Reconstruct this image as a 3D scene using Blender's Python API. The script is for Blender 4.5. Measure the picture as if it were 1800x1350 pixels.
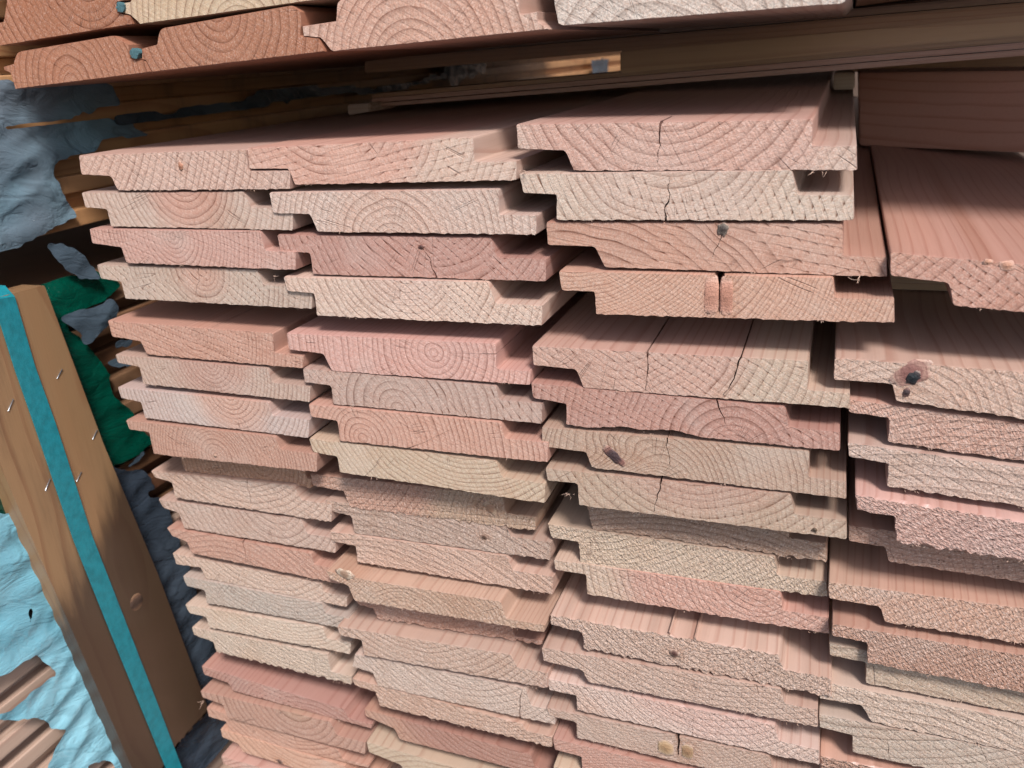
import bpy, bmesh, math, random
import numpy as np
from mathutils import Matrix, Vector, noise
from mathutils.geometry import tessellate_polygon

for o in list(bpy.data.objects): bpy.data.objects.remove(o)
S = bpy.context.scene
COL = S.collection

# ------------------------------------------------------------------ camera, sky, sun, exposure
F = 1460.9
RX = Vector((.9344, .3504, -.0644))       # camera right
DN = Vector((.0724, -.3637, -.9287))      # camera down
FW = Vector((-.3489, .8631, -.3652))      # camera forward
CAM = Vector((0, 0, 0.95))
cd = bpy.data.cameras.new('camera'); cam = bpy.data.objects.new('camera', cd); COL.objects.link(cam)
m3 = Matrix((RX, -DN, -FW)).transposed()
q = m3.to_quaternion(); q.normalize()
cam.matrix_world = Matrix.Translation(CAM) @ q.to_matrix().to_4x4()
cd.sensor_width = 36; cd.lens = 36 * F / 1800
cd.clip_start = .01; cd.clip_end = 200
cd.dof.use_dof = True; cd.dof.focus_distance = .47; cd.dof.aperture_fstop = 13
S.camera = cam

SUN_EL, SUN_AZ = 50, 38                   # the sun stands behind the camera, a little to its right
W = bpy.data.worlds.new('World'); S.world = W; W.use_nodes = True
nt = W.node_tree; nt.nodes.clear()
sky = nt.nodes.new('ShaderNodeTexSky'); sky.sky_type = 'NISHITA'; sky.sun_disc = False
sky.sun_elevation = math.radians(SUN_EL)
sky.sun_rotation = math.radians(180 - SUN_AZ)
sky.air_density = 1.0; sky.dust_density = 2.2; sky.ozone_density = 1.0
bg = nt.nodes.new('ShaderNodeBackground'); bg.inputs['Strength'].default_value = .125
ow = nt.nodes.new('ShaderNodeOutputWorld')
nt.links.new(sky.outputs[0], bg.inputs[0]); nt.links.new(bg.outputs[0], ow.inputs[0])
sd = bpy.data.lights.new('sun', 'SUN'); sd.energy = 3.2; sd.angle = math.radians(12); sd.color = (1, .99, .975)
sun = bpy.data.objects.new('sun', sd); COL.objects.link(sun)
az, el = math.radians(SUN_AZ), math.radians(SUN_EL)
tosun = Vector((math.sin(az) * math.cos(el), -math.cos(az) * math.cos(el), math.sin(el)))
sun.rotation_euler = tosun.to_track_quat('Z', 'Y').to_euler()
S.view_settings.view_transform = 'Standard'; S.view_settings.look = 'None'
S.view_settings.exposure = 0.68; S.view_settings.gamma = 1

# ------------------------------------------------------------------ pixel -> world
def ray(px, py):
    return RX * ((px - 900) / F) + DN * ((py - 675) / F) + FW
def PY(px, py, Y):
    d = ray(px, py); return CAM + d * (Y / d.y)
def PX(px, py, X):
    d = ray(px, py); return CAM + d * (X / d.x)
def PZ(px, py, Z):
    d = ray(px, py); return CAM + d * ((Z - CAM.z) / d.z)
def to_px(p):
    v = Vector(p) - CAM; w = v.dot(FW)
    return 900 + F * v.dot(RX) / w, 675 + F * v.dot(DN) / w
Y0 = 0.42

# ------------------------------------------------------------------ materials
class NB:
    def __init__(s, name):
        s.m = bpy.data.materials.new(name); s.m.use_nodes = True
        s.t = s.m.node_tree; s.t.nodes.clear()
        s.out = s.t.nodes.new('ShaderNodeOutputMaterial')
        s.b = s.t.nodes.new('ShaderNodeBsdfPrincipled')
        s.t.links.new(s.b.outputs[0], s.out.inputs[0])
    def n(s, ty, **k):
        x = s.t.nodes.new(ty)
        for a, v in k.items(): setattr(x, a, v)
        return x
    def put(s, sock, v):
        if hasattr(v, 'default_value') or hasattr(v, 'is_linked'): s.t.links.new(v, sock)
        else: sock.default_value = v
    def M(s, op, a, b=0., c=0., clamp=False):
        x = s.n('ShaderNodeMath', operation=op, use_clamp=clamp)
        s.put(x.inputs[0], a); s.put(x.inputs[1], b)
        if len(x.inputs) > 2: s.put(x.inputs[2], c)
        return x.outputs[0]
    def V(s, op, a, b=(0, 0, 0)):
        x = s.n('ShaderNodeVectorMath', operation=op)
        s.put(x.inputs[0], a); s.put(x.inputs[1], b)
        return x.outputs['Value'] if op in ('LENGTH', 'DOT_PRODUCT', 'DISTANCE') else x.outputs[0]
    def ss(s, v, a, b):
        x = s.n('ShaderNodeMapRange', interpolation_type='SMOOTHSTEP')
        s.put(x.inputs['Value'], v); s.put(x.inputs['From Min'], a); s.put(x.inputs['From Max'], b)
        return x.outputs[0]
    def noise(s, vec, scale, det=2., rough=.5, dist=0.):
        x = s.n('ShaderNodeTexNoise'); s.put(x.inputs['Vector'], vec)
        x.inputs['Scale'].default_value = scale; x.inputs['Detail'].default_value = det
        x.inputs['Roughness'].default_value = rough; x.inputs['Distortion'].default_value = dist
        return x.outputs['Fac']
    def voro(s, vec, scale, feature='F1'):
        x = s.n('ShaderNodeTexVoronoi', feature=feature); s.put(x.inputs['Vector'], vec)
        x.inputs['Scale'].default_value = scale
        return x.outputs['Distance']
    def mix(s, f, a, b, bt='MIX'):
        x = s.n('ShaderNodeMix', data_type='RGBA', blend_type=bt)
        s.put(x.inputs[0], f)
        for k, v in ((6, a), (7, b)):
            if isinstance(v, tuple) and len(v) == 3: v = (*v, 1)
            s.put(x.inputs[k], v)
        return x.outputs[2]
    def attr(s, name, vec=False):
        x = s.n('ShaderNodeAttribute', attribute_type='OBJECT', attribute_name=name)
        return x.outputs['Vector'] if vec else x.outputs['Fac']
    def attrc(s, name):
        x = s.n('ShaderNodeAttribute', attribute_type='OBJECT', attribute_name=name)
        return x.outputs['Color']
    def xyz(s, v):
        x = s.n('ShaderNodeSeparateXYZ'); s.put(x.inputs[0], v); return x.outputs
    def comb(s, a, b, c):
        x = s.n('ShaderNodeCombineXYZ')
        for i, v in enumerate((a, b, c)): s.put(x.inputs[i], v)
        return x.outputs[0]
    def bump(s, h, dist, strength=1., normal=None):
        x = s.n('ShaderNodeBump'); s.put(x.inputs['Height'], h)
        s.put(x.inputs['Distance'], dist); s.put(x.inputs['Strength'], strength)
        if normal is not None: s.put(x.inputs['Normal'], normal)
        return x.outputs[0]

def wood(name, axis='y', end=False):
    """Solid growth-ring wood. u,v = cross-section coordinates, w = along the grain. All per-board traits are object properties."""
    N = NB(name)
    tc = N.n('ShaderNodeTexCoord').outputs['Object']
    x, y, z = N.xyz(tc)[:3]
    u, v, w = {'y': (x, z, y), 'x': (y, z, x), 'z': (x, y, z)}[axis]
    seed = N.attr('seed')
    wv = N.comb(N.M('ADD', u, seed), v, N.M('MULTIPLY', w, .07))
    n1 = N.noise(wv, 22, 2); n2 = N.noise(wv, 75, 2)
    cx, cz, sp = N.attr('ring_x'), N.attr('ring_z'), N.attr('ring_gap')
    wob = N.M('MULTIPLY', N.M('SUBTRACT', n1, .5), .0075)
    wob2 = N.M('MULTIPLY', N.M('SUBTRACT', n2, .5), .0012)
    # the pith wanders slowly along the length
    pw = N.noise(N.comb(seed, 0., w), 5, 1)
    du = N.M('ADD', N.M('SUBTRACT', u, cx), N.M('MULTIPLY', N.M('SUBTRACT', pw, .5), .02))
    dv = N.M('SUBTRACT', v, cz)
    r = N.M('SQRT', N.M('ADD', N.M('MULTIPLY', du, du), N.M('MULTIPLY', dv, dv)))
    r = N.M('ADD', r, N.M('ADD', wob, wob2))
    kdx = N.M('DIVIDE', N.M('SUBTRACT', u, N.attr('knot_x')), N.attr('knot_rx'))
    kdz = N.M('DIVIDE', N.M('SUBTRACT', v, N.attr('knot_z')), N.attr('knot_rz'))
    kd = N.M('SQRT', N.M('ADD', N.M('MULTIPLY', kdx, kdx), N.M('MULTIPLY', kdz, kdz)))
    kd = N.M('ADD', kd, N.M('MULTIPLY', N.M('SUBTRACT', n2, .5), .5))
    kfall = N.M('EXPONENT', N.M('MULTIPLY', N.M('MULTIPLY', kd, kd), -.16))
    r = N.M('ADD', r, N.M('MULTIPLY', kfall, N.M('MULTIPLY', N.attr('knot_rx'), .9)))
    t = N.M('DIVIDE', r, sp)
    # ring widths vary with the years
    yr = N.noise(N.comb(N.M('MULTIPLY', t, .22), seed, 0.), 1., 1)
    t = N.M('ADD', t, N.M('MULTIPLY', yr, 2.2))
    fr = N.M('FRACT', t)
    late = N.M('MULTIPLY', N.M('ADD', N.M('MULTIPLY', N.ss(fr, .38, .8), .38), N.M('MULTIPLY', N.ss(fr, .74, .93), .62)), N.M('SUBTRACT', 1., N.ss(fr, .945, 1.)))
    yid = N.M('FLOOR', t)
    yv = N.noise(N.comb(N.M('MULTIPLY', yid, 3.7), seed, 5.), 1., 0)
    late = N.M('MULTIPLY', late, N.M('ADD', N.M('MULTIPLY', yv, 1.1), .35), clamp=True)
    heart, sap = N.attrc('heart'), N.attrc('sapwood')
    sr = N.attr('sap_radius')
    sapf = N.ss(N.M('ADD', r, N.M('MULTIPLY', n2, .006)), N.M('SUBTRACT', sr, .012), N.M('ADD', sr, .012))
    base = N.mix(sapf, heart, sap)
    blot = N.noise(wv, 40, 3)
    base = N.mix(N.M('MULTIPLY', N.ss(blot, .3, .8), .35), base, N.mix(1., base, (1.06, .93, .86), 'MULTIPLY'))
    rough = N.attr('tear')
    base = N.mix(N.M('MULTIPLY', N.ss(kd, 2.6, .8), .35), base, N.mix(1., base, (.80, .62, .50), 'MULTIPLY'))
    if end:
        ca, sa = N.attr('saw_cos'), N.attr('saw_sin')
        s1 = N.M('ADD', N.M('MULTIPLY', u, ca), N.M('MULTIPLY', v, sa))
        s2 = N.M('SUBTRACT', N.M('MULTIPLY', v, ca), N.M('MULTIPLY', u, sa))
        sw = N.M('ADD', N.M('MULTIPLY', s1, 215.), N.M('MULTIPLY', n2, .7))
        fs = N.M('FRACT', sw)
        stri = N.M('MULTIPLY', N.ss(fs, .55, .9), N.M('SUBTRACT', 1., N.ss(fs, .9, 1.)))
        chat = N.attr('chatter')
        # the saw tears the hard latewood only where its teeth passed: dashes along each ring
        patch = N.ss(N.noise(N.comb(u, v, N.M('ADD', seed, 3.)), 38, 1), .35, .6)
        chm = N.M('MULTIPLY', chat, patch)
        dash = N.M('MULTIPLY', late, N.M('ADD', N.M('SUBTRACT', 1., chm), N.M('MULTIPLY', N.M('MULTIPLY', stri, chm), 1.7)))
        fine_v = N.comb(N.M('ADD', u, seed), v, N.M('MULTIPLY', w, .3))
        # fibre tufts: torn along the saw direction
        tv = N.comb(N.M('MULTIPLY', s1, 1.), N.M('MULTIPLY', s2, 1.7), seed)
        tuft = N.noise(tv, 640, 3, .75, .4)
        tuft2 = N.ss(N.noise(tv, 400, 3, .6), .32, .68)
        grit = N.noise(fine_v, 1300, 2, .7)
        pores = N.M('MULTIPLY', N.M('SUBTRACT', 1., N.ss(N.voro(fine_v, 430), .12, .34)), N.ss(N.noise(fine_v, 150, 2), .42, .62))
        rc = N.M('MINIMUM', rough, 1.)
        base = N.mix(1., base, (1.16, 1.16, 1.14), 'MULTIPLY')
        lm = N.M('MULTIPLY', dash, N.M('SUBTRACT', 1.1, N.M('MULTIPLY', rc, .58)))
        ldark = N.mix(1., base, (.35, .235, .19), 'MULTIPLY')
        sm0 = N.noise(N.comb(u, v, N.M('ADD', seed, 11.)), 30, 2)
        lmf = N.M('MULTIPLY', lm, N.M('ADD', .25, N.M('MULTIPLY', N.noise(fine_v, 190, 3, .6), .95)), clamp=True)
        # torn early wood shows redder and grainier between the rings
        early = N.M('MULTIPLY', N.M('SUBTRACT', 1., N.M('MULTIPLY', late, 1.2), 0., True), N.M('MULTIPLY', N.ss(grit, .38, .62), N.ss(tuft2, .2, .8)))
        c = N.mix(N.M('MULTIPLY', early, .6), base, N.mix(1., base, (.84, .60, .52), 'MULTIPLY'))
        c = N.mix(N.M('MULTIPLY', N.ss(tuft, .46, .30), N.M('ADD', .06, N.M('MULTIPLY', rc, .5))), c, N.mix(1., base, (.46, .31, .25), 'MULTIPLY'))
        c = N.mix(N.M('MULTIPLY', pores, N.M('ADD', .12, N.M('MULTIPLY', rc, .75))), c, (.085, .045, .034))
        c = N.mix(N.M('MULTIPLY', N.ss(tuft, .50, .66), N.M('ADD', .30, N.M('MULTIPLY', rc, .5))), c, N.mix(.55, base, (.82, .66, .58)))
        c = N.mix(N.M('MULTIPLY', N.ss(grit, .62, .75), .35), c, (.86, .72, .64))
        c = N.mix(N.M('MULTIPLY', lmf, N.M('ADD', .55, N.M('MULTIPLY', sm0, .75)), 0., True), c, N.mix(1., ldark, N.mix(grit, (.8, .8, .8), (1.25, 1.2, 1.2)), 'MULTIPLY'))
        pit = N.M('MULTIPLY', N.ss(tuft2, .35, .05), N.ss(rough, .35, 1.1))
        c = N.mix(N.M('MULTIPLY', pit, .34), c, N.mix(1., base, (.36, .22, .18), 'MULTIPLY'))
        sm = N.noise(N.comb(u, v, N.M('ADD', seed, 7.)), 13, 3, .6)
        c = N.mix(N.M('MULTIPLY', N.ss(sm, .56, .74), .35), c, N.mix(1., c, (.78, .66, .56), 'MULTIPLY'))
        c = N.mix(N.M('MULTIPLY', N.ss(sm, .44, .28), .22), c, (.50, .43, .37))
        # hairline drying checks across the rings
        ang = N.M('ARCTAN2', dv, du)
        chk = N.noise(N.comb(N.M('MULTIPLY', ang, 9.), N.M('MULTIPLY', r, 7.), seed), 1., 1)
        chk = N.M('SUBTRACT', 1., N.ss(N.M('ABSOLUTE', N.M('SUBTRACT', chk, .5)), .0, .010))
        chk = N.M('MULTIPLY', chk, N.ss(N.noise(N.comb(u, v, seed), 45, 1), .56, .66))
        c = N.mix(N.M('MULTIPLY', chk, .38), c, (.10, .045, .03))
        h = N.M('MULTIPLY', dash, N.M('SUBTRACT', 0., .10))
        h = N.M('ADD', h, N.M('MULTIPLY', stri, N.M('MULTIPLY', chm, -.10)))
        h = N.M('SUBTRACT', h, N.M('MULTIPLY', chk, .3))
        amp = N.M('ADD', .08, N.M('MULTIPLY', rough, .68))
        h = N.M('ADD', h, N.M('MULTIPLY', N.M('MULTIPLY', late, rough), .55))
        h = N.M('SUBTRACT', h, N.M('MULTIPLY', N.M('MULTIPLY', stri, rough), .26))
        h = N.M('ADD', h, N.M('MULTIPLY', N.M('ADD', N.M('MULTIPLY', tuft, .75), N.M('MULTIPLY', tuft2, N.M('ADD', .7, N.M('MULTIPLY', N.M('MAXIMUM', N.M('SUBTRACT', rough, .8), 0.), 3.)))), amp))
        h = N.M('ADD', h, N.M('MULTIPLY', grit, .14))
        # fine straight lines left by single saw teeth
        st2 = N.noise(N.comb(N.M('MULTIPLY', s1, 1.), N.M('MULTIPLY', s2, .03), seed), 900, 2, .6)
        c = N.mix(N.M('MULTIPLY', N.ss(st2, .5, .72), N.M('SUBTRACT', .42, N.M('MULTIPLY', rc, .25))), c, N.mix(1., c, (.74, .64, .60), 'MULTIPLY'))
        h = N.M('ADD', h, N.M('MULTIPLY', st2, -.22))
        nrm = N.bump(h, .00085, 1.)
        N.b.inputs['Roughness'].default_value = .86
        N.b.inputs['Specular IOR Level'].default_value = .18
    else:
        fib = N.noise(N.comb(N.M('ADD', u, seed), v, N.M('MULTIPLY', w, .02)), 900, 3, .6)
        if axis == 'y': base = N.mix(1., base, (.90, .82, .81), 'MULTIPLY')
        late = N.M('MULTIPLY', N.ss(fr, .66, .92), N.M('SUBTRACT', 1., N.ss(fr, .95, 1.)))
        ldark = N.mix(1., base, (.66, .47, .42), 'MULTIPLY')
        c = N.mix(N.M('MULTIPLY', late, N.M('ADD', .12, N.M('MULTIPLY', n2, .6))), base, ldark)
        c = N.mix(N.M('MULTIPLY', N.ss(fib, .45, .75), .22), c, N.mix(1., base, (.72, .62, .55), 'MULTIPLY'))
        # dirt on weathered timber
        dm = N.attr('dirt')
        dn = N.noise(N.comb(x, y, N.M('MULTIPLY', z, .16)), 30, 5, .6)
        if axis == 'z': dn = N.M('ADD', dn, N.M('MULTIPLY', N.ss(N.M('ADD', z, N.M('MULTIPLY', y, -.9)), .17, .05), .55))
        c = N.mix(N.M('MULTIPLY', dm, N.ss(dn, .47, .78)), c, (.028, .015, .010))
        h = N.M('ADD', N.M('MULTIPLY', late, .3), N.M('MULTIPLY', fib, .55))
        h = N.M('ADD', h, N.M('MULTIPLY', N.noise(N.comb(u, v, N.M('MULTIPLY', w, .5)), 60, 2), .4))
        nrm = N.bump(h, .00022, .8)
        N.b.inputs['Roughness'].default_value = .42
        N.b.inputs['Specular IOR Level'].default_value = .75
    N.put(N.b.inputs['Base Color'], c); N.put(N.b.inputs['Normal'], nrm)
    return N.m

W_END = wood('end grain', 'y', True)
W_SIDE = wood('planed wood', 'y')
W_SIDE_X = wood('planed wood across', 'x')
W_END_X = wood('end grain across', 'x', True)
W_SIDE_Z = wood('planed wood upright', 'z')
W_END_Z = wood('end grain upright', 'z', True)

def knot_mat():
    N = NB('knot wood')
    tc = N.n('ShaderNodeTexCoord').outputs['Object']
    x, y, z = N.xyz(tc)[:3]
    kr = N.attr('knot_size')
    r = N.M('SQRT', N.M('ADD', N.M('MULTIPLY', x, x), N.M('MULTIPLY', z, z)))
    r = N.M('ADD', r, N.M('MULTIPLY', N.M('SUBTRACT', N.noise(tc, 260, 2), .5), .0022))
    k = N.M('DIVIDE', r, kr)
    rg = N.M('FRACT', N.M('MULTIPLY', k, 4.5))
    dark = N.attrc('knot_dark'); light = N.mix(N.ss(k, .6, .95), N.attrc('knot_light'), N.attrc('around'))
    c = N.mix(N.ss(k, .25, .75), dark, light)
    c = N.mix(N.M('MULTIPLY', N.ss(rg, .55, .95), .55), c, dark)
    c = N.mix(N.M('MULTIPLY', N.ss(k, .84, 1.0), N.attr('knot_rim')), c, (.035, .018, .012))
    gr = N.noise(tc, 900, 3, .6)
    c = N.mix(N.M('MULTIPLY', N.ss(gr, .5, .75), .4), c, dark)
    N.put(N.b.inputs['Base Color'], c)
    N.put(N.b.inputs['Normal'], N.bump(N.M('ADD', gr, N.M('MULTIPLY', rg, -.5)), .0006, .8))
    N.b.inputs['Roughness'].default_value = .7
    return N.m
M_KNOT = knot_mat()

def simple(name, col, rough=.6, spec=.4, sc=60, var=.25, bumpd=.0005, metal=0., trans=0.):
    N = NB(name)
    tc = N.n('ShaderNodeTexCoord').outputs['Object']
    a = N.noise(tc, sc, 4, .6); b = N.noise(tc, sc * 9, 3, .6)
    c = N.mix(N.M('MULTIPLY', N.ss(a, .3, .75), 1.), tuple(col), tuple(x * (1 - var) for x in col))
    c = N.mix(N.M('MULTIPLY', N.ss(b, .55, .8), var), c, tuple(min(1, x * 1.3) for x in col))
    N.put(N.b.inputs['Base Color'], c)
    N.put(N.b.inputs['Normal'], N.bump(N.M('ADD', a, N.M('MULTIPLY', b, .4)), bumpd, .8))
    N.b.inputs['Roughness'].default_value = rough
    N.b.inputs['Specular IOR Level'].default_value = spec
    N.b.inputs['Metallic'].default_value = metal
    return N.m

def film(name, col, col2):
    N = NB(name)
    tc = N.n('ShaderNodeTexCoord').outputs['Object']
    x, y, z = N.xyz(tc)[:3]
    # creases pulled along the pack
    cr = N.comb(x, N.M('MULTIPLY', y, .45), N.M('ADD', z, N.M('MULTIPLY', y, .3)))
    a = N.noise(cr, 26, 3, .5, .6); b = N.noise(cr, 150, 3, .6, 1.5); d = N.noise(tc, 9, 3)
    rid = N.M('ABSOLUTE', N.M('SUBTRACT', a, .5)); rid2 = N.M('ABSOLUTE', N.M('SUBTRACT', b, .5))
    e = N.noise(cr, 62, 4, .55, 1.2); rid3 = N.M('ABSOLUTE', N.M('SUBTRACT', e, .5))
    h = N.M('SUBTRACT', N.M('ADD', N.M('MULTIPLY', a, .45), N.M('MULTIPLY', N.M('MINIMUM', rid3, .12), 1.1)), N.M('ADD', N.M('MULTIPLY', N.ss(rid, .05, .0), .12), N.M('MULTIPLY', N.ss(rid2, .04, 0.), .03)))
    c = N.mix(N.ss(d, .35, .65), col, col2)
    c = N.mix(N.M('MULTIPLY', N.ss(rid, .035, 0.), .3), c, tuple(v * .45 for v in col))
    N.put(N.b.inputs['Base Color'], c)
    N.put(N.b.inputs['Normal'], N.bump(h, .0028, .85))
    N.b.inputs['Roughness'].default_value = .17
    N.b.inputs['Specular IOR Level'].default_value = 1.0
    return N.m
M_FILM = film('torn pale blue film', (.12, .32, .40), (.22, .45, .53))
M_FILM_SHADED_UP = film('shade greyed blue film', (.12, .15, .18), (.14, .24, .29))  # pale blue film greyed in colour for the shade under the overhead pile
M_FILM_SHADED_LOW = film('shade painted film', (.030, .040, .055), (.05, .065, .085))  # film darkened in colour to stand in for shade behind the upright
M_FILMG = film('grey blue film', (.04, .058, .075), (.065, .09, .115))
M_GREEN = film('green film', (.0, .04, .025), (.0, .06, .037))
M_STRAP = simple('teal strap', (.01, .19, .23), .36, .5, 140, .3, .0005)
M_STEEL = simple('staple steel', (.42, .43, .45), .35, .5, 200, .2, .0001, metal=.9)
M_FLOOR = simple('dark concrete', (.055, .06, .07), .9, .2, 12, .35, .002)
M_FIBRE = simple('wood fibre', (.42, .28, .21), .8, .2, 300, .3, .0001)
M_TEALD = simple('teal paint end mark', (.07, .15, .165), .6, .3, 500, .4, .0004)

# ------------------------------------------------------------------ helpers
def mkobj(name, verts, faces, mats, midx=None, parent=None, loc=None):
    me = bpy.data.meshes.new(name)
    if loc is not None: verts = [(v[0] - loc[0], v[1] - loc[1], v[2] - loc[2]) for v in verts]
    me.from_pydata([tuple(v) for v in verts], [], faces)
    for m in mats: me.materials.append(m)
    if midx is not None: me.polygons.foreach_set('material_index', midx)
    me.update()
    o = bpy.data.objects.new(name, me); COL.objects.link(o)
    if loc is not None: o.location = loc
    if parent is not None:
        o.parent = parent
        if loc is not None: o.location = Vector(loc) - parent.location
    return o
def tag(o, label=None, cat=None, group=None, kind=None):
    if label: o['label'] = label
    if cat: o['category'] = cat
    if group: o['group'] = group
    if kind: o['kind'] = kind
    return o
def fixn(o, ang=35):
    bm = bmesh.new(); bm.from_mesh(o.data); bmesh.ops.recalc_face_normals(bm, faces=bm.faces)
    for e in bm.edges:
        if len(e.link_faces) == 2: e.smooth = e.calc_face_angle(0) < math.radians(ang)
        else: e.smooth = False
    for f in bm.faces: f.smooth = abs(f.normal.y) < .995
    bm.to_mesh(o.data); bm.free(); return o

ALB = .68; COOL = (1.0, 1.045, 1.05)
def traits(o, R, heart, sap, ring=(0, 0), gap=.0042, sap_r=.06, tear=.2, saw=60, chat=.6, dirt=0.):
    sap = tuple(a * .84 + b * .16 for a, b in zip(sap, heart)); heart = tuple(a * .86 + b * .14 for a, b in zip(heart, sap))
    heart = tuple(v * ALB * k for v, k in zip(heart, COOL)); sap = tuple(v * ALB * k for v, k in zip(sap, COOL))
    o['seed'] = float(R.uniform(0, 40)); o['heart'] = tuple(float(a) for a in heart); o['sapwood'] = tuple(float(a) for a in sap)
    o['knot_x'] = 9.; o['knot_z'] = 9.; o['knot_rx'] = .001; o['knot_rz'] = .001
    o['ring_x'] = float(ring[0]); o['ring_z'] = float(ring[1]); o['ring_gap'] = float(gap)
    o['sap_radius'] = float(sap_r); o['tear'] = float(tear); o['chatter'] = float(chat); o['dirt'] = float(dirt)
    o['saw_cos'] = math.cos(math.radians(saw)); o['saw_sin'] = math.sin(math.radians(saw))

def round_poly(P, rad, segs=3):
    """P: list of (pt(2), radius or None, edge tag of the edge that STARTS here)"""
    out = []
    n = len(P)
    for i in range(n):
        p, r, tg = P[i]; r = rad if r is None else r
        a = np.array(P[i - 1][0]); b = np.array(P[(i + 1) % n][0]); p = np.array(p)
        la, lb = np.linalg.norm(a - p), np.linalg.norm(b - p)
        r = min(r, la * .4, lb * .4)
        if r <= 0: out.append((p, tg)); continue
        s, e = p + (a - p) / la * r, p + (b - p) / lb * r
        for k in range(segs + 1):
            t = k / segs
            out.append(((1 - t) ** 2 * s + 2 * t * (1 - t) * p + t * t * e, tg if k == segs else 'r'))
    return out

def prism(name, P2, Y, R, *, closec=None, L=1.0, jag=.0003, rad=.0009, mats=None, step=.0022, parent=None, skew=0.0, droop=0.0):
    """board along +y. P2 = [(x,z), radius, tag] around its end; the sawn end gets small uneven teeth along its rim"""
    rp = round_poly(P2, rad)
    pts = []
    n = len(rp)
    for i in range(n):
        p, tg = rp[i]; q = rp[(i + 1) % n][0]
        d = np.linalg.norm(q - p)
        k = 1 if tg in ('crack', 'r') else max(1, int(d / step))
        for j in range(k):
            pts.append((p + (q - p) * j / k, tg))
    # drop near-duplicates
    pp = [pts[0]]
    for a in pts[1:]:
        if np.linalg.norm(a[0] - pp[-1][0]) > 2e-5: pp.append(a)
    pts = pp; n = len(pts)
    P = np.array([a[0] for a in pts]); tags = [a[1] for a in pts]
    nx = np.roll(P, -1, 0) - np.roll(P, 1, 0)
    nrm = np.stack([nx[:, 1], -nx[:, 0]], 1); nrm /= np.linalg.norm(nrm, axis=1)[:, None] + 1e-12
    area = .5 * np.sum(P[:, 0] * np.roll(P[:, 1], -1) - np.roll(P[:, 0], -1) * P[:, 1])
    if area < 0: nrm = -nrm
    amp = np.array([{'bottom': 1.6, 'top': .9, 'crack': .25}.get(t, .7) for t in tags]) * jag
    j = np.array([R.uniform(-1, .6) for _ in range(n)]) * amp
    ins = np.array([{'top': .00042, 'bottom': .0001, 'crack': 0.}.get(t, .00025) for t in tags])
    ring0 = P + nrm * (j - ins)[:, None]
    c = P.mean(0)
    verts = []; faces = []; mi = []
    y0 = [Y] * n
    for i in range(n): verts.append((ring0[i][0], y0[i], ring0[i][1]))
    offs = [.0012 + R.uniform(-.0003, .0006), L * .5, L]; closec_from = 1
    if closec is not None: offs = [offs[0], closec, L]
    D = P.copy()
    if closec is not None:                 # the crack closes a little way behind the sawn end
        mouth = None
        for i in range(n):
            if tags[i] == 'crack':
                if mouth is None:
                    mouth = P[i].copy(); k0 = i
                D[i] = mouth + np.array((1e-5, 0)) * (i - k0)
            else: mouth = None
    for k, oy in enumerate(offs):
        Q = D if k >= closec_from and closec is not None else P
        for i in range(n):
            verts.append((Q[i][0] + skew * oy, Y + oy, Q[i][1] - droop * oy))
    for k in range(len(offs)):
        for i in range(n):
            a = k * n + i; b = k * n + (i + 1) % n
            faces.append((a, b, b + n, a + n)); mi.append(1)
    tris = tessellate_polygon([[Vector((p[0], p[1], 0)) for p in ring0]])
    for t in tris: faces.append(tuple(t)); mi.append(0)
    tris = tessellate_polygon([[Vector((p[0], p[1], 0)) for p in P]])
    for t in tris: faces.append(tuple(len(offs) * n + q for q in t)); mi.append(0)
    loc = (float(c[0]), Y, float(c[1]))
    o = mkobj(name, verts, faces, mats or [W_END, W_SIDE], mi, parent, loc)
    return fixn(o)

def box_between(name, p0, size, mats, R, parent=None, rot=None, bev=.0012, midx_axis=None):
    bm = bmesh.new(); bmesh.ops.create_cube(bm, size=1)
    bmesh.ops.scale(bm, vec=size, verts=bm.verts)
    bmesh.ops.subdivide_edges(bm, edges=bm.edges[:], cuts=0)
    bmesh.ops.bevel(bm, geom=bm.edges[:], offset=bev, segments=2, affect='EDGES', profile=.6)
    me = bpy.data.meshes.new(name)
    for f in bm.faces:
        if midx_axis is not None and abs(f.normal[midx_axis]) > .9: f.material_index = 1
        f.smooth = True
    for e in bm.edges: e.smooth = e.calc_face_angle(0) < math.radians(50)
    bm.to_mesh(me); bm.free()
    for m in mats: me.materials.append(m)
    o = bpy.data.objects.new(name, me); COL.objects.link(o); o.location = p0
    if rot: o.rotation_euler = rot
    if parent: o.parent = parent
    return o

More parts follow.
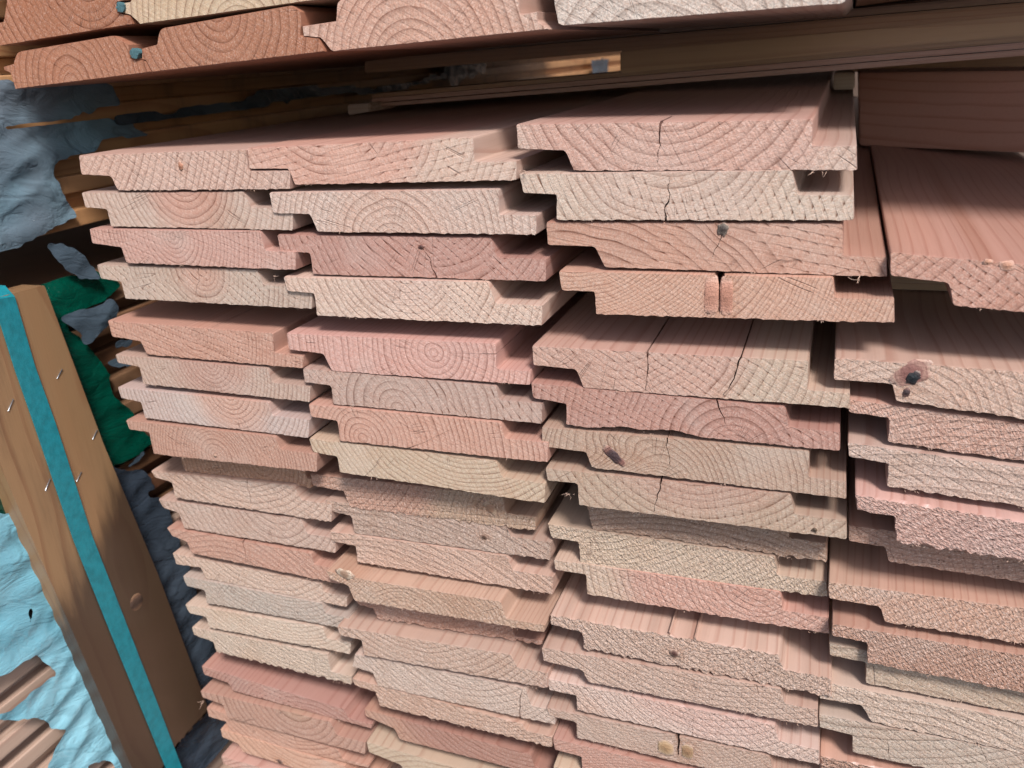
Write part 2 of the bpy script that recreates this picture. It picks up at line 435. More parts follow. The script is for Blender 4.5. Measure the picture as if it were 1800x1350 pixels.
def knot(board, px, py, rx, rz, dark, light, rim=.6, seed=0, proud=.0006, tilt=0., lab=None, sq=1.):
    """a branch knot seen in the sawn end"""
    R = random.Random(seed); Y = board['end_y']
    c = PY(px, py, Y); verts = []; faces = []
    n = 28; s = PY(px, py, Y).y / F / .93
    rx *= s; rz *= s; mx = max(rx, rz)
    rings = [0, .35, .7, .9, 1.0]
    pr = [R.uniform(.62, 1.28) for _ in range(n)]
    pr = [(pr[i - 1] + pr[i] * 2 + pr[(i + 1) % n]) / 4 for i in range(n)]
    hts = [proud, proud * .9, proud * .75, proud * .45, -.0006]
    verts.append((0, -hts[0], 0))
    for k in range(1, 5):
        for i in range(n):
            a = 2 * math.pi * i / n
            cs, sn = math.cos(a), math.sin(a)
            q_ = 1. if sq == 1. else .88 + .12 * pr[i]
            X = rx * rings[k] * math.copysign(abs(cs) ** sq, cs) * (pr[i] if sq == 1. else q_); Z = rz * rings[k] * math.copysign(abs(sn) ** sq, sn) * (pr[i] if sq == 1. else 1.)
            ct, st = math.cos(tilt), math.sin(tilt)
            verts.append((X * ct - Z * st, -hts[k] + R.uniform(-.00012, .00012), X * st + Z * ct))
    for i in range(n):
        faces.append((0, 1 + i, 1 + (i + 1) % n))
        for k in range(3):
            a = 1 + k * n + i; b = 1 + k * n + (i + 1) % n
            faces.append((a, a + n, b + n, b))
    me = bpy.data.meshes.new('knot'); me.from_pydata(verts, [], faces); me.materials.append(M_KNOT)
    o = bpy.data.objects.new('knot', me); COL.objects.link(o); o.parent = board
    o.location = Vector((c.x, Y, c.z)) - board.location
    o['around'] = tuple(board['heart'])
    if mx > .002:
        board['knot_x'] = float(o.location.x); board['knot_z'] = float(o.location.z); board['knot_rx'] = float(rx * 1.1); board['knot_rz'] = float(rz * 1.1)
    o['knot_size'] = float(mx); o['knot_dark'] = tuple(v * .75 for v in dark); o['knot_light'] = tuple(v * .72 for v in light); o['knot_rim'] = float(rim)
    if lab: o['label'] = lab
    fixn(o, 60)
    return o

def fibres(board, px, py, n, length, spread, seed, name='splinter'):
    """loose curled fibres hanging from a sawn edge: one small part"""
    R = random.Random(seed); Y = board['end_y']; c = PY(px, py, Y)
    verts = []; faces = []
    for _ in range(n):
        p = Vector((R.uniform(-1, 1) * spread, R.uniform(-.001, .001), R.uniform(-.3, .3) * .001))
        d = Vector((R.uniform(-1, 1), -R.uniform(.2, 1), -R.uniform(.1, 1))).normalized()
        l = length * R.uniform(.5, 1.2); k = 6; w = R.uniform(.00012, .00026)
        base = len(verts)
        for i in range(k + 1):
            t = i / k; ww = w * (1 - t * .7)
            for a in range(3):
                an = a * 2.094
                verts.append(p + Vector((math.cos(an) * ww, math.sin(an) * ww * .5, math.sin(an) * ww)))
            p = p + d * (l / k)
            d = (d + Vector((R.uniform(-.6, .6), R.uniform(-.3, .3), R.uniform(-.5, .6)))).normalized()
        for i in range(k):
            for a in range(3):
                q0 = base + i * 3 + a; q1 = base + i * 3 + (a + 1) % 3
                faces.append((q0, q1, q1 + 3, q0 + 3))
    me = bpy.data.meshes.new(name); me.from_pydata([tuple(v) for v in verts], [], faces); me.materials.append(M_FIBRE)
    o = bpy.data.objects.new(name, me); COL.objects.link(o); o.parent = board
    o.location = Vector((c.x, Y - .0004, c.z)) - board.location
    return o

# ------------------------------------------------------------------ the stack of shiplap boards
DUST = (.60, .42, .345)
def dusty(c, f=.30): return tuple(a * (1 - f) + b * f for a, b in zip(c, DUST))
PINK, ROSE, SALM, CREAM, PALE, TAN, ORNG, GREY, DRED, STRW = [dusty(c) for c in (
    (.62, .35, .28), (.58, .285, .225), (.61, .325, .235), (.63, .50, .41), (.62, .43, .35), (.59, .385, .27), (.55, .29, .165), (.56, .49, .44), (.44, .20, .155), (.60, .47, .34))]

# A lip top left, LB lip bottom left, N notch corner, C body bottom left, B lip bottom right, RB rabbet bottom, R body top right
# look, A, LB, N, C, B, RB, R, dict(options)
def T(look, A, LB, N, C, B, RB, R, **k): return (look, A, LB, N, C, B, RB, R, k)
COLS = {
1: [
 T('pale pinkish board with a small red streak', (138,273),(143,307),(195,310),(207,335),(510,333),(437,300),(434,262), heart=PALE, sap=PALE, ring=(-30,90), gap=5, tear=.35, chat=.2, top=[(300,266)]),
 T('smooth reddish board with pale corner', (143,338),(150,365),(188,368),(195,398),(515,405),(442,364),(428,336), heart=ROSE, sap=CREAM, ring=(320,310), gap=4.4, sr=26, tear=.05, chat=.2),
 T('pink board with round growth rings', (157,402),(162,428),(213,435),(222,462),(520,475),(467,440),(457,406), heart=PINK, sap=PINK, ring=(300,415), gap=3.2, tear=.1, chat=.5, saw=75),
 T('cream board with a thin upright crack', (170,465),(177,490),(213,495),(220,525),(549,543),(463,500),(453,474), heart=PINK, sap=CREAM, ring=(350,470), gap=3.6, sr=16, tear=.1, chat=.9, saw=50, cracks=[('t',[(348,471),(350,495),(345,515),(347,528)],.35)]),
 T('pink board with its whole upper face showing', (189,563),(197,592),(247,600),(258,623),(533,648),(483,620),(480,585), heart=SALM, sap=PINK, ring=(345,590), gap=3., tear=.15, chat=.8, saw=70),
 T('plain pink board with pale left lip', (202,623),(207,638),(245,645),(252,675),(545,707),(480,672),(470,647), heart=PINK, sap=CREAM, ring=(370,640), gap=3.2, sr=24, tear=.08, chat=.3),
 T('grey pink board with pale corners', (207,680),(213,700),(248,707),(255,735),(543,770),(480,730),(472,707), heart=PINK, sap=GREY, ring=(400,690), gap=3.6, sr=24, tear=.06, chat=.2),
 T('salmon board with an arch of rings', (221,738),(227,755),(262,760),(270,798),(557,830),(493,790),(483,767), heart=SALM, sap=PINK, ring=(375,800), gap=2.8, tear=.1, chat=.35),
 T('orange board mostly tucked under the one above', (300,795),(302,800),(316,803),(325,828),(548,858),(540,840),(530,805), heart=ORNG, sap=ORNG, ring=(460,815), gap=3.6, tear=.6, chat=0, dy=.020, jag=2),
 T('pinkish rough board with a central crack', (265,827),(273,840),(302,848),(308,875),(583,918),(530,878),(517,853), heart=PALE, sap=PALE, ring=(400,720), gap=5, tear=.55, chat=.1, dy=.016, cracks=[('t',[(433,842),(438,865),(441,890)],.9)]),
 T('pale pink board with faint arching rings', (278,877),(287,893),(315,902),(323,928),(590,972),(540,937),(530,912), heart=PALE, sap=PALE, ring=(480,880), gap=5.5, tear=.35, chat=.1, dy=.016),
 T('salmon board split by a short upright crack', (293,927),(302,942),(328,952),(337,972),(597,1027),(553,992),(547,972), heart=SALM, sap=SALM, ring=(420,1100), gap=5, tear=.4, chat=.1, dy=.016, cracks=[('t',[(427,948),(431,970),(433,990)],.9)]),
 T('pale board under the orange tinted edge', (303,972),(310,992),(353,998),(362,1017),(610,1067),(570,1040),(565,1025), heart=PALE, sap=PALE, ring=(450,900), gap=4, tear=.5, chat=.1, dy=.020),
 T('pale greyish board with flat curved rings', (321,1012),(328,1030),(360,1038),(363,1060),(612,1106),(573,1078),(566,1060), heart=PALE, sap=GREY, ring=(480,930), gap=3.4, sr=30, tear=.5, chat=.1, dy=.020),
 T('cream board with speckled end grain', (325,1062),(333,1078),(363,1085),(367,1103),(616,1150),(575,1122),(567,1102), heart=GREY, sap=CREAM, ring=(470,960), gap=3.4, sr=20, tear=.5, chat=.1, dy=.020),
 T('straw coloured rough board, lowest of its tier', (337,1102),(342,1117),(374,1128),(381,1146),(618,1203),(582,1180),(576,1150), heart=STRW, sap=CREAM, ring=(520,1000), gap=3.4, sr=20, tear=.8, chat=.1, dy=.020, jag=1.8),
 T('dark pink board with a checkered corner', (354,1170),(359,1186),(402,1201),(409,1214),(653,1281),(613,1262),(604,1246), heart=DRED, sap=ROSE, ring=(560,1330), gap=3.8, tear=.15, chat=.9, saw=80, dy=.022),
 T('board with wide rings and bright upper edge', (352,1214),(356,1226),(392,1239),(400,1262),(642,1326),(593,1292),(580,1268), heart=TAN, sap=SALM, ring=(520,1235), gap=6, sr=14, tear=.1, chat=.2, dy=.020),
 T('dull pink board under the wide ringed one', (363,1243),(367,1260),(398,1269),(404,1290),(648,1350),(603,1334),(594,1318), heart=SALM, sap=PINK, ring=(500,1200), gap=5, tear=.2, chat=.4, dy=.023),
 T('salmon board with a brownish knot', (387,1281),(391,1296),(418,1307),(427,1322),(660,1395),(612,1366),(606,1346), heart=SALM, sap=SALM, ring=(520,1250), gap=5, tear=.2, chat=.3, dy=.022),
 T('board with a streaked cream upper face', (388,1328),(392,1342),(425,1356),(432,1376),(680,1440),(630,1415),(622,1398), heart=PINK, sap=CREAM, ring=(520,1500), gap=4, tear=.2, chat=.5, dy=.022),
],
2: [
 T('salmon board with a checkered saw pattern', (434,260),(438,297),(507,297),(518,325),(908,317),(835,284),(832,240), heart=SALM, sap=CREAM, ring=(560,150), gap=5, sr=52, tear=.1, chat=1, saw=100),
 T('board with a half circle of pale rings', (473,338),(480,375),(545,377),(558,408),(943,413),(878,377),(877,332), heart=PALE, sap=CREAM, ring=(690,425), gap=4.6, sr=30, tear=.3, chat=.1),
 T('pink board with a jagged dark crack at its middle', (487,412),(492,442),(545,445),(550,482),(960,495),(875,452),(863,417), heart=ROSE, sap=PINK, ring=(760,345), gap=4.5, tear=.02, chat=.9, saw=55, cracks=[('b',[(768,491),(757,462),(752,450),(744,438),(730,428)],.9)]),
 T('grey cream board with rings bowed downwards', (498,486),(505,512),(552,516),(557,555),(953,573),(872,533),(858,495), heart=PALE, sap=CREAM, ring=(700,450), gap=4.4, sr=25, tear=.3, chat=.9, saw=45),
 T('pink board with a short thin crack at its right end', (503,585),(508,615),(568,622),(583,652),(932,677),(873,648),(872,603), heart=PINK, sap=PINK, ring=(760,620), gap=4, tear=.12, chat=.15, cracks=[('r',[(872,622),(840,622),(805,618)],.4)]),
 T('mottled pale board with three thin cracks', (532,647),(535,672),(582,678),(585,710),(953,745),(878,702),(872,678), heart=PALE, sap=CREAM, ring=(700,720), gap=5.5, tear=.1, chat=.8, saw=35, cracks=[('b',[(822,740),(815,715),(800,697)],.5),('b',[(683,720),(660,700)],.3)]),
 T('salmon board with a long diagonal hairline crack', (542,710),(547,733),(593,740),(597,775),(963,813),(888,770),(880,742), heart=SALM, sap=ROSE, ring=(640,770), gap=3.8, tear=.08, chat=.2, cracks=[('b',[(720,788),(760,770),(800,752)],.35)]),
 T('straw coloured board with many clear arched rings', (543,770),(550,795),(593,803),(597,830),(958,885),(883,838),(872,810), heart=TAN, sap=STRW, ring=(810,690), gap=3.6, sr=30, tear=.1, chat=.15, saw=20),
 T('rough salmon board with an oval knot', (545,832),(550,855),(603,863),(615,892),(942,933),(890,902),(885,870), heart=SALM, sap=TAN, ring=(500,700), gap=4.5, tear=.8, chat=.5, saw=95, dy=.016, jag=2),
 T('grainy pink board with a small dark nick', (572,878),(577,898),(617,907),(623,937),(968,985),(898,943),(892,925), heart=PALE, sap=PALE, ring=(700,1300), gap=5, tear=.7, chat=.1, dy=.016),
 T('dusky pink rough board with pale left lip', (579,933),(583,952),(625,960),(628,988),(972,1045),(902,1002),(892,977), heart=ROSE, sap=PALE, ring=(700,1300), gap=6, tear=.75, chat=.1, dy=.016),
 T('board with a pale knot on its left lip', (573,1003),(580,1018),(612,1030),(623,1056),(957,1112),(890,1087),(880,1057), heart=TAN, sap=SALM, ring=(720,1100), gap=3.2, tear=.5, chat=.2, dy=.004, top=[(640,1018)]),
 T('dark board in shadow beneath the one with the knotted lip', (620,1050),(630,1064),(655,1070),(664,1088),(953,1134),(905,1118),(900,1098), heart=SALM, sap=SALM, ring=(720,900), gap=4, tear=.8, chat=.1, dy=.022, jag=2),
 T('pink board with a broad bright upper face', (592,1100),(597,1117),(635,1125),(640,1152),(963,1210),(910,1173),(898,1150), heart=PALE, sap=PINK, ring=(720,1000), gap=5, tear=.6, chat=.1, dy=.010),
 T('crumbly cream board with a whitish left lip', (624,1149),(619,1172),(656,1183),(664,1206),(976,1274),(934,1240),(925,1209), heart=PALE, sap=CREAM, ring=(800,1100), gap=5, sr=20, tear=.7, chat=.1, dy=.012, cracks=[('b',[(914,1258),(914,1235),(919,1211)],.8)]),
 T('rough orange tinted board', (619,1192),(622,1204),(660,1217),(668,1241),(971,1314),(925,1284),(919,1272), heart=TAN, sap=TAN, ring=(800,1000), gap=4, tear=.75, chat=.1, dy=.014, jag=1.6),
 T('red brown board with a smooth wavy grain', (640,1246),(643,1259),(693,1281),(703,1300),(985,1372),(940,1348),(933,1326), heart=DRED, sap=SALM, ring=(900,1180), gap=4.4, tear=.1, chat=.3, dy=.020),
 T('straw coloured board cut by the lower edge of the photo', (644,1303),(648,1322),(705,1345),(714,1370),(995,1432),(945,1405),(938,1388), heart=STRW, sap=STRW, ring=(800,1500), gap=4.4, tear=.1, chat=.3, dy=.018),
],
3: [
 T('wide pale board with a dark vertical crack', (907,218),(910,262),(993,265),(1008,300),(1507,300),(1428,256),(1430,208), heart=PINK, sap=CREAM, ring=(1170,90), gap=6.2, sr=62, tear=.24, chat=.15, saw=30, cracks=[('t',[(1163,210),(1159,235),(1161,255),(1156,275),(1155,288)],.8)]),
 T('cream board with a crack through bowed rings', (912,305),(920,340),(978,342),(978,387),(1502,388),(1402,342),(1392,298), heart=PALE, sap=CREAM, ring=(1180,200), gap=5.6, sr=44, tear=.16, chat=.8, saw=25, cracks=[('b',[(1170,388),(1168,365),(1176,350),(1174,325),(1178,310)],.9)], chamf=1),
 T('salmon board with a small grey knot at its upper edge', (960,390),(962,431),(1045,434),(1063,470),(1560,487),(1482,449),(1482,392), heart=SALM, sap=SALM, ring=(1000,720), gap=5.6, tear=.03, chat=1, saw=75, cracks=[('t',[(1270,412),(1262,432),(1250,455)],.4)]),
 T('board split by a smooth notch around a broken knot', (982,476),(987,511),(1045,513),(1047,553),(1573,568),(1468,523),(1465,487), heart=SALM, sap=TAN, ring=(1000,330), gap=2.2, sr=120, tear=.15, chat=.15, cracks=[('t',[(1264,483),(1262,505),(1266,530),(1265,552)],3.6)]),
 T('board with a cracked broad upper face', (935,607),(937,642),(1013,650),(1025,682),(1495,718),(1420,685),(1422,633), heart=PINK, sap=CREAM, ring=(1090,560), gap=5, sr=52, tear=.2, chat=.7, saw=60, cracks=[('t',[(1138,617),(1139,640),(1137,665),(1135,688)],.9),('t',[(1303,628),(1296,647),(1284,676),(1270,700)],.9)]),
 T('board with a broken wavy lower edge', (933,672),(937,700),(995,710),(995,747),(1477,793),(1387,750),(1380,715), heart=ROSE, sap=PINK, ring=(1290,790), gap=4.6, tear=.12, chat=.7, saw=65, bottom=[(1240,770),(1215,765),(1190,758),(1165,755),(1150,757),(1120,755),(1095,750),(1040,752)], cracks=[('t',[(1259,702),(1267,725),(1280,752)],.8)]),
 T('board with a dark slanting knot and central crack', (952,750),(953,785),(1030,795),(1040,822),(1488,877),(1422,838),(1423,792), heart=TAN, sap=CREAM, ring=(1150,850), gap=3.3, sr=95, tear=.12, chat=.15, cracks=[('t',[(1174,762),(1171,785),(1178,810),(1180,820)],.7)]),
 T('cream board with a crack and sweeping rings', (958,822),(962,845),(1015,850),(1017,888),(1489,948),(1397,903),(1390,868), heart=PINK, sap=STRW, ring=(1230,730), gap=5.2, sr=46, tear=.12, chat=.5, saw=15, cracks=[('t',[(1162,846),(1160,862),(1152,885),(1148,902)],.9)]),
 T('orange rough board recessed under the tier above', (1031,880),(1031,884),(1032,890),(1040,930),(1454,988),(1388,945),(1386,930), heart=ORNG, sap=TAN, ring=(1200,1400), gap=4, tear=.7, chat=.1, dy=.018, jag=2),
 T('yellowish board with diagonal saw ridges', (962,920),(970,946),(1017,953),(1020,992),(1455,1050),(1367,1010),(1363,978), heart=STRW, sap=STRW, ring=(1000,700), gap=4, tear=.9, chat=.6, saw=120, dy=.018),
 T('red pink board with a pale lower left corner', (973,983),(976,1002),(1030,1010),(1032,1045),(1458,1115),(1377,1072),(1372,1040), heart=ROSE, sap=STRW, ring=(1330,1020), gap=4, sr=62, tear=.6, chat=.2, dy=.016),
 T('very rough board, small round knot, broad pink upper face', (967,1080),(968,1098),(1022,1112),(1026,1140),(1462,1226),(1378,1176),(1370,1150), heart=PALE, sap=PALE, ring=(1240,1050), gap=5, tear=.95, chat=.2, dy=.008, jag=2.2, cracks=[('t',[(1225,1119),(1218,1124)],.6),('t',[(1178,1108),(1177,1114)],.4)]),
 T('coarse pink board above the cream lipped one', (952,1137),(955,1162),(1023,1178),(1034,1199),(1438,1279),(1380,1236),(1372,1210), heart=PALE, sap=PALE, ring=(1240,850), gap=5, tear=.8, chat=.2, dy=.008),
 T('board with a cream left lip', (961,1192),(965,1213),(1013,1223),(1014,1248),(1441,1345),(1370,1302),(1362,1274), heart=PALE, sap=CREAM, ring=(1250,1150), gap=5, sr=50, tear=.75, chat=.2, dy=.010),
 T('pink board with a yellow split knot', (960,1243),(965,1258),(1013,1270),(1014,1297),(1440,1398),(1360,1352),(1352,1328), heart=PALE, sap=PALE, ring=(1100,1000), gap=2.6, tear=.5, chat=.1, dy=.012, cracks=[('t',[(1192,1289),(1193,1310),(1192,1330)],2.5)]),
 T('red tinged fine grained board', (971,1297),(975,1318),(1022,1330),(1023,1362),(1440,1460),(1365,1412),(1355,1390), heart=ROSE, sap=ROSE, ring=(1150,1550), gap=2.6, tear=.3, chat=.1, dy=.012),
 T('board cut off by the lower edge of the photo', (972,1346),(976,1362),(1022,1378),(1024,1405),(1440,1510),(1365,1465),(1358,1445), heart=STRW, sap=STRW, ring=(1150,1550), gap=4, tear=.3, chat=.2, dy=.012),
],
4: [
 T('broad board with a sunlit ribbed upper face', (1565,442),(1565,485),(1668,498),(1675,537),(2200,590),(2100,545),(2100,492), heart=SALM, sap=SALM, ring=(1400,250), gap=5.4, sr=55, tear=.15, chat=1, saw=60, dy=-.004),
 T('pale board with a dark hollow knot', (1467,628),(1465,668),(1568,675),(1575,705),(2110,780),(2020,735),(2020,668), heart=PALE, sap=PALE, ring=(1560,760), gap=5, tear=.45, chat=.1),
 T('orange pink rough board below the one with the dark knot', (1492,701),(1491,725),(1563,735),(1560,777),(2070,850),(1990,800),(1985,770), heart=SALM, sap=PINK, ring=(1700,1200), gap=4, tear=.75, chat=.7, saw=120, dy=.002),
 T('grey speckled board', (1490,777),(1492,803),(1562,815),(1558,855),(2060,930),(1980,880),(1975,846), heart=GREY, sap=PALE, ring=(1600,1400), gap=6, sr=95, tear=.65, chat=.1, dy=.002, pore=1),
 T('pink board with coarse diagonal ridges', (1503,868),(1506,898),(1573,908),(1575,952),(2060,1030),(1980,975),(1975,945), heart=(.64,.40,.34), sap=(.64,.40,.34), ring=(1900,1250), gap=5.2, tear=1.0, chat=.1, saw=150, dy=-.003, jag=2),
 T('brown pink board in shadow under the ridged one', (1491,922),(1492,951),(1556,962),(1562,988),(2040,1060),(1960,1020),(1955,985), heart=SALM, sap=TAN, ring=(1700,700), gap=4, tear=.8, chat=.3, saw=20, dy=.014),
 T('orange brown board with a broad pink upper face', (1456,1022),(1456,1052),(1546,1067),(1555,1093),(2000,1165),(1930,1110),(1925,1085), heart=TAN, sap=SALM, ring=(1200,800), gap=4, tear=.75, chat=.5, saw=120, dy=.008),
 T('rough brown board above the pale square lip', (1462,1096),(1462,1118),(1525,1130),(1524,1165),(1990,1255),(1910,1200),(1905,1168), heart=TAN, sap=SALM, ring=(1300,700), gap=4, tear=.95, chat=.5, saw=120, dy=.006),
 T('cream board with a pale square left lip', (1457,1129),(1458,1152),(1523,1165),(1521,1201),(1980,1290),(1910,1250),(1905,1220), heart=STRW, sap=STRW, ring=(1500,1700), gap=7, tear=.5, chat=.1, dy=.012),
 T('speckled whitish board above the lowest pale board', (1441,1197),(1440,1228),(1515,1241),(1531,1269),(1970,1360),(1900,1310),(1895,1284), heart=CREAM, sap=CREAM, ring=(1500,1700), gap=7, tear=.7, chat=.1, dy=.010),
 T('pale grey cream board with thin crack', (1439,1254),(1440,1278),(1499,1293),(1498,1322),(1960,1425),(1880,1375),(1875,1340), heart=CREAM, sap=CREAM, ring=(1500,900), gap=7, tear=.55, chat=.1, dy=.012, cracks=[('b',[(1562,1336),(1562,1318),(1560,1295)],.25)]),
 T('tattered orange board at the lower edge of the photo', (1441,1328),(1442,1352),(1520,1375),(1528,1402),(1960,1500),(1880,1450),(1875,1420), heart=TAN, sap=SALM, ring=(1500,1700), gap=4, tear=1.2, chat=.1, dy=.012, jag=2.2),
]}
COLNAME = {1: 'first', 2: 'second', 3: 'third', 4: 'fourth'}
ORD = ['topmost', 'second', 'third', 'fourth', 'fifth', 'sixth', 'seventh', 'eighth', 'ninth', 'tenth', 'eleventh', 'twelfth', 'thirteenth',
       'fourteenth', 'fifteenth', 'sixteenth', 'seventeenth', 'eighteenth', 'nineteenth', 'twentieth', 'twenty-first', 'twenty-second', 'twenty-third', 'twenty-fourth']
SQ = F / (Y0 / FW.y)           # rough pixels per metre, for trait lengths
BOARD = {}
def profile(A, LB, N, C, B, RB, R, Y, top=(), bottom=(), cracks=(), chamf=0):
    g = lambda p: (lambda v: np.array((v.x, v.z)))(PY(p[0], p[1], Y))
    # right lip upper corner: from RB parallel to the lower edge, plumb over B
    sl = (B[1] - C[1]) / (B[0] - C[0])
    TR = (B[0] - 1 + (0 if B[0] > 1400 else 2), RB[1] + sl * (B[0] - RB[0]))
    edges = [('left', LB, A), ('top', A, R), ('rab', R, RB), ('lip', RB, TR), ('right', TR, B), ('bottom', B, C), ('body', C, N), ('notch', N, LB)]
    P = []
    rads = {'top': .0012, 'rab': .0016, 'lip': .0012, 'right': .0005, 'bottom': .0022 if chamf else .0009, 'body': .0012, 'notch': .0016, 'left': .0016}
    for tg, s, e in edges:
        P.append([g(s), rads[tg], tg])
        mids = []
        if tg == 'bottom' and bottom: mids = [[g(b), 0, 'bottom'] for b in bottom]
        if tg == 'top' and top: mids = [[g(b), 0, 'top'] for b in top]
        cs = []
        for side, path, w in cracks:
            if {'t': 'top', 'b': 'bottom', 'r': 'rab'}[side] != tg: continue
            S_, E_ = g(s), g(e)
            pts = [g(p) for p in path]
            d = (E_ - S_) / np.linalg.norm(E_ - S_)
            t0 = float((pts[0] - S_) @ d); pts[0] = S_ + d * t0
            hw = w * .00055
            Lp = []; Rp = []
            for i, p in enumerate(pts[:-1]):
                f = (1 - .75 * (i / (len(pts) - 1)) ** .8) * (.55 + .9 * ((i * 7919 + int(abs(p[0]) * 9e4)) % 13) / 13)
                nn = (pts[i + 1] - p); nn = nn / np.linalg.norm(nn); side_v = np.array((-nn[1], nn[0]))
                if side_v @ d < 0: side_v = -side_v
                if i == 0: side_v = d
                Lp.append(p - side_v * hw * f); Rp.append(p + side_v * hw * f)
            # small zigzags between
            cs.append((t0, [[p, 0, 'crack'] for p in Lp] + [[pts[-1], 0, 'crack']] + [[p, 0, 'crack' if k else tg] for k, p in list(enumerate(Rp))[::-1]]))
        if mids and cs:
            S_, E_ = g(s), g(e); d = (E_ - S_) / np.linalg.norm(E_ - S_)
            allm = [(float((m[0] - S_) @ d), [m]) for m in mids] + cs
            for _, q in sorted(allm, key=lambda a: a[0]): P += q
        elif mids: P += mids
        else:
            for _, q in sorted(cs, key=lambda a: a[0]): P += q
    return P

def add_board(c, i, rec):
    look, A, LB, N, C, B, RB, R, k = rec
    Rn = random.Random(c * 100 + i)
    Y = Y0 + k.get('dy', 0) + Rn.uniform(-.0012, .0012)
    # zigzag the crack paths twice
    cr = []
    for side, path, w in k.get('cracks', ()):
        pp = [path[0]]
        for a, b in zip(path, path[1:]):
            
            for t in (.33, .66): pp.append((a[0] + (b[0] - a[0]) * t + Rn.uniform(-2.4, 2.4), a[1] + (b[1] - a[1]) * t + Rn.uniform(-1, 1)))
            pp.append(b)
        cr.append((side, pp, w))
    P = profile(A, LB, N, C, B, RB, R, Y, k.get('top', ()), k.get('bottom', ()), cr, k.get('chamf', 0))
    tear = k.get('tear', .2)
    o = prism('wooden_board', P, Y, Rn, L=1.15 + Rn.uniform(-.02, .02), jag=.00024 * (1 + 1.4 * tear) * k.get('jag', 1), closec=None if (not cr or (c, i) in ((3, 4), (3, 6), (3, 11)) or any(a[0] == 'r' for a in cr)) else .03)
    o['end_y'] = Y
    rp = PY(k['ring'][0], k['ring'][1], Y) - o.location
    s = Y0 / FW.y / F
    tone = Rn.uniform(.82, 1.10); tw = lambda col: tuple(v * tone * Rn.uniform(.97, 1.03) for v in col)
    traits(o, Rn, tw(k['heart']), tw(k['sap']), (rp.x, rp.z), k['gap'] * s * 2.9, k.get('sr', 90) * s * 4.2, tear, k.get('saw', 60) + Rn.uniform(-6, 6), k.get('chat', .5))
    w = ORD[i] + (' of' if i == 0 else ' down') + ' the ' + COLNAME[c] + ' column'
    tag(o, f'{look}, {w}', 'board', 'shiplap boards in the open stack')
    BOARD[(c, i + 1)] = o
    return o
for c in COLS:
    for i, rec in enumerate(COLS[c]): add_board(c, i, rec)

# ------------------------------------------------------------------ knots and loose fibres in the sawn ends
K = knot
K(BOARD[3,3], 1271,403, 11,13, (.07,.05,.04), (.24,.19,.15), .8, 1, lab='small dark grey knot')
K(BOARD[3,4], 1250,520, 12,35, (.52,.25,.17), (.72,.38,.27), .0, 2, .0004, lab='left half of a broken orange brown knot', sq=.45)
K(BOARD[3,4], 1277,522, 11,35, (.46,.21,.14), (.68,.34,.24), .0, 22, .0003, lab='right half of a broken orange brown knot', sq=.45)
K(BOARD[3,7], 1080,802, 32,11, (.06,.03,.03), (.34,.15,.11), .7, 3, .0006, -.75, lab='slanting dark red knot')
K(BOARD[3,8], 1432,931, 6,5, (.08,.05,.03), (.2,.12,.07), .6, 4)
K(BOARD[3,12], 1186,1148, 12,10, (.10,.04,.03), (.36,.22,.16), .5, 6, .0010, lab='small round knot')
K(BOARD[3,15], 1170,1314, 19,23, (.42,.25,.13), (.62,.42,.25), .0, 7, .0004, sq=.45, lab='yellow half of a split knot')
K(BOARD[3,15], 1208,1321, 13,22, (.34,.19,.10), (.50,.33,.19), .0, 27, .0003, sq=.45, lab='darker half of a split knot')
K(BOARD[4,2], 1602,657, 36,22, (.26,.11,.09), (.50,.29,.22), .0, 38, .0004, .6, lab='ragged reddish stain round the hollow knot', sq=1.0)
K(BOARD[4,2], 1605,664, 17,11, (.006,.010,.013), (.05,.03,.03), .3, 8, .0007, 1.0, lab='dark hollow knot')
K(BOARD[4,2], 1593,690, 12,6, (.05,.025,.025), (.28,.14,.11), .1, 9, .0003, 1.3)
K(BOARD[4,1], 1770,467, 12,8, (.56,.28,.18), (.7,.42,.32), .0, 10, .0002)
K(BOARD[4,1], 1736,461, 8,5, (.56,.28,.18), (.7,.42,.32), .0, 11, .0002)
K(BOARD[1,1], 318,292, 7,11, (.44,.19,.11), (.55,.30,.20), .05, 12, lab='red streak')
K(BOARD[1,20], 492,1338, 13,8, (.15,.08,.06), (.33,.19,.14), .5, 13, lab='brownish knot')
K(BOARD[2,3], 741,434, 8,5, (.10,.04,.03), (.33,.15,.11), .8, 14)
K(BOARD[2,9], 862,893, 22,11, (.38,.21,.13), (.62,.46,.32), .35, 16, .0008, -1.0, lab='oval knot')
K(BOARD[2,12], 606,1009, 24,13, (.34,.21,.14), (.64,.52,.40), .35, 17, .0006, -.25, lab='pale knot')
K(BOARD[2,10], 852,944, 9,6, (.10,.05,.03), (.35,.21,.15), .5, 18, lab='small dark nick')
K(BOARD[1,8], 378,801, 6,4, (.40,.24,.17), (.5,.33,.25), .1, 19)
fibres(BOARD[3,3], 1502, 486, 4, .0055, .003, 3)
fibres(BOARD[3,1], 1440, 301, 4, .0025, .005, 4)
fibres(BOARD[2,1], 918, 300, 6, .005, .002, 5)
fibres(BOARD[1,4], 482, 484, 2, .006, .001, 6)
fibres(BOARD[1,18], 355, 1232, 7, .006, .002, 7)
fibres(BOARD[2,8], 1004, 868, 5, .005, .004, 8)
R0 = random.Random(77)
for (c, i), o in list(BOARD.items()):
    rec = COLS[c][i - 1]; C_, B_ = rec[4], rec[5]
    tear = rec[8].get('tear', .2)
    for _ in range(1 + int(tear * 3)):
        t = R0.uniform(.05, .95)
        fibres(o, C_[0] + (B_[0] - C_[0]) * t, C_[1] + (B_[1] - C_[1]) * t, 4, .0012, .004, R0.randint(0, 9999))

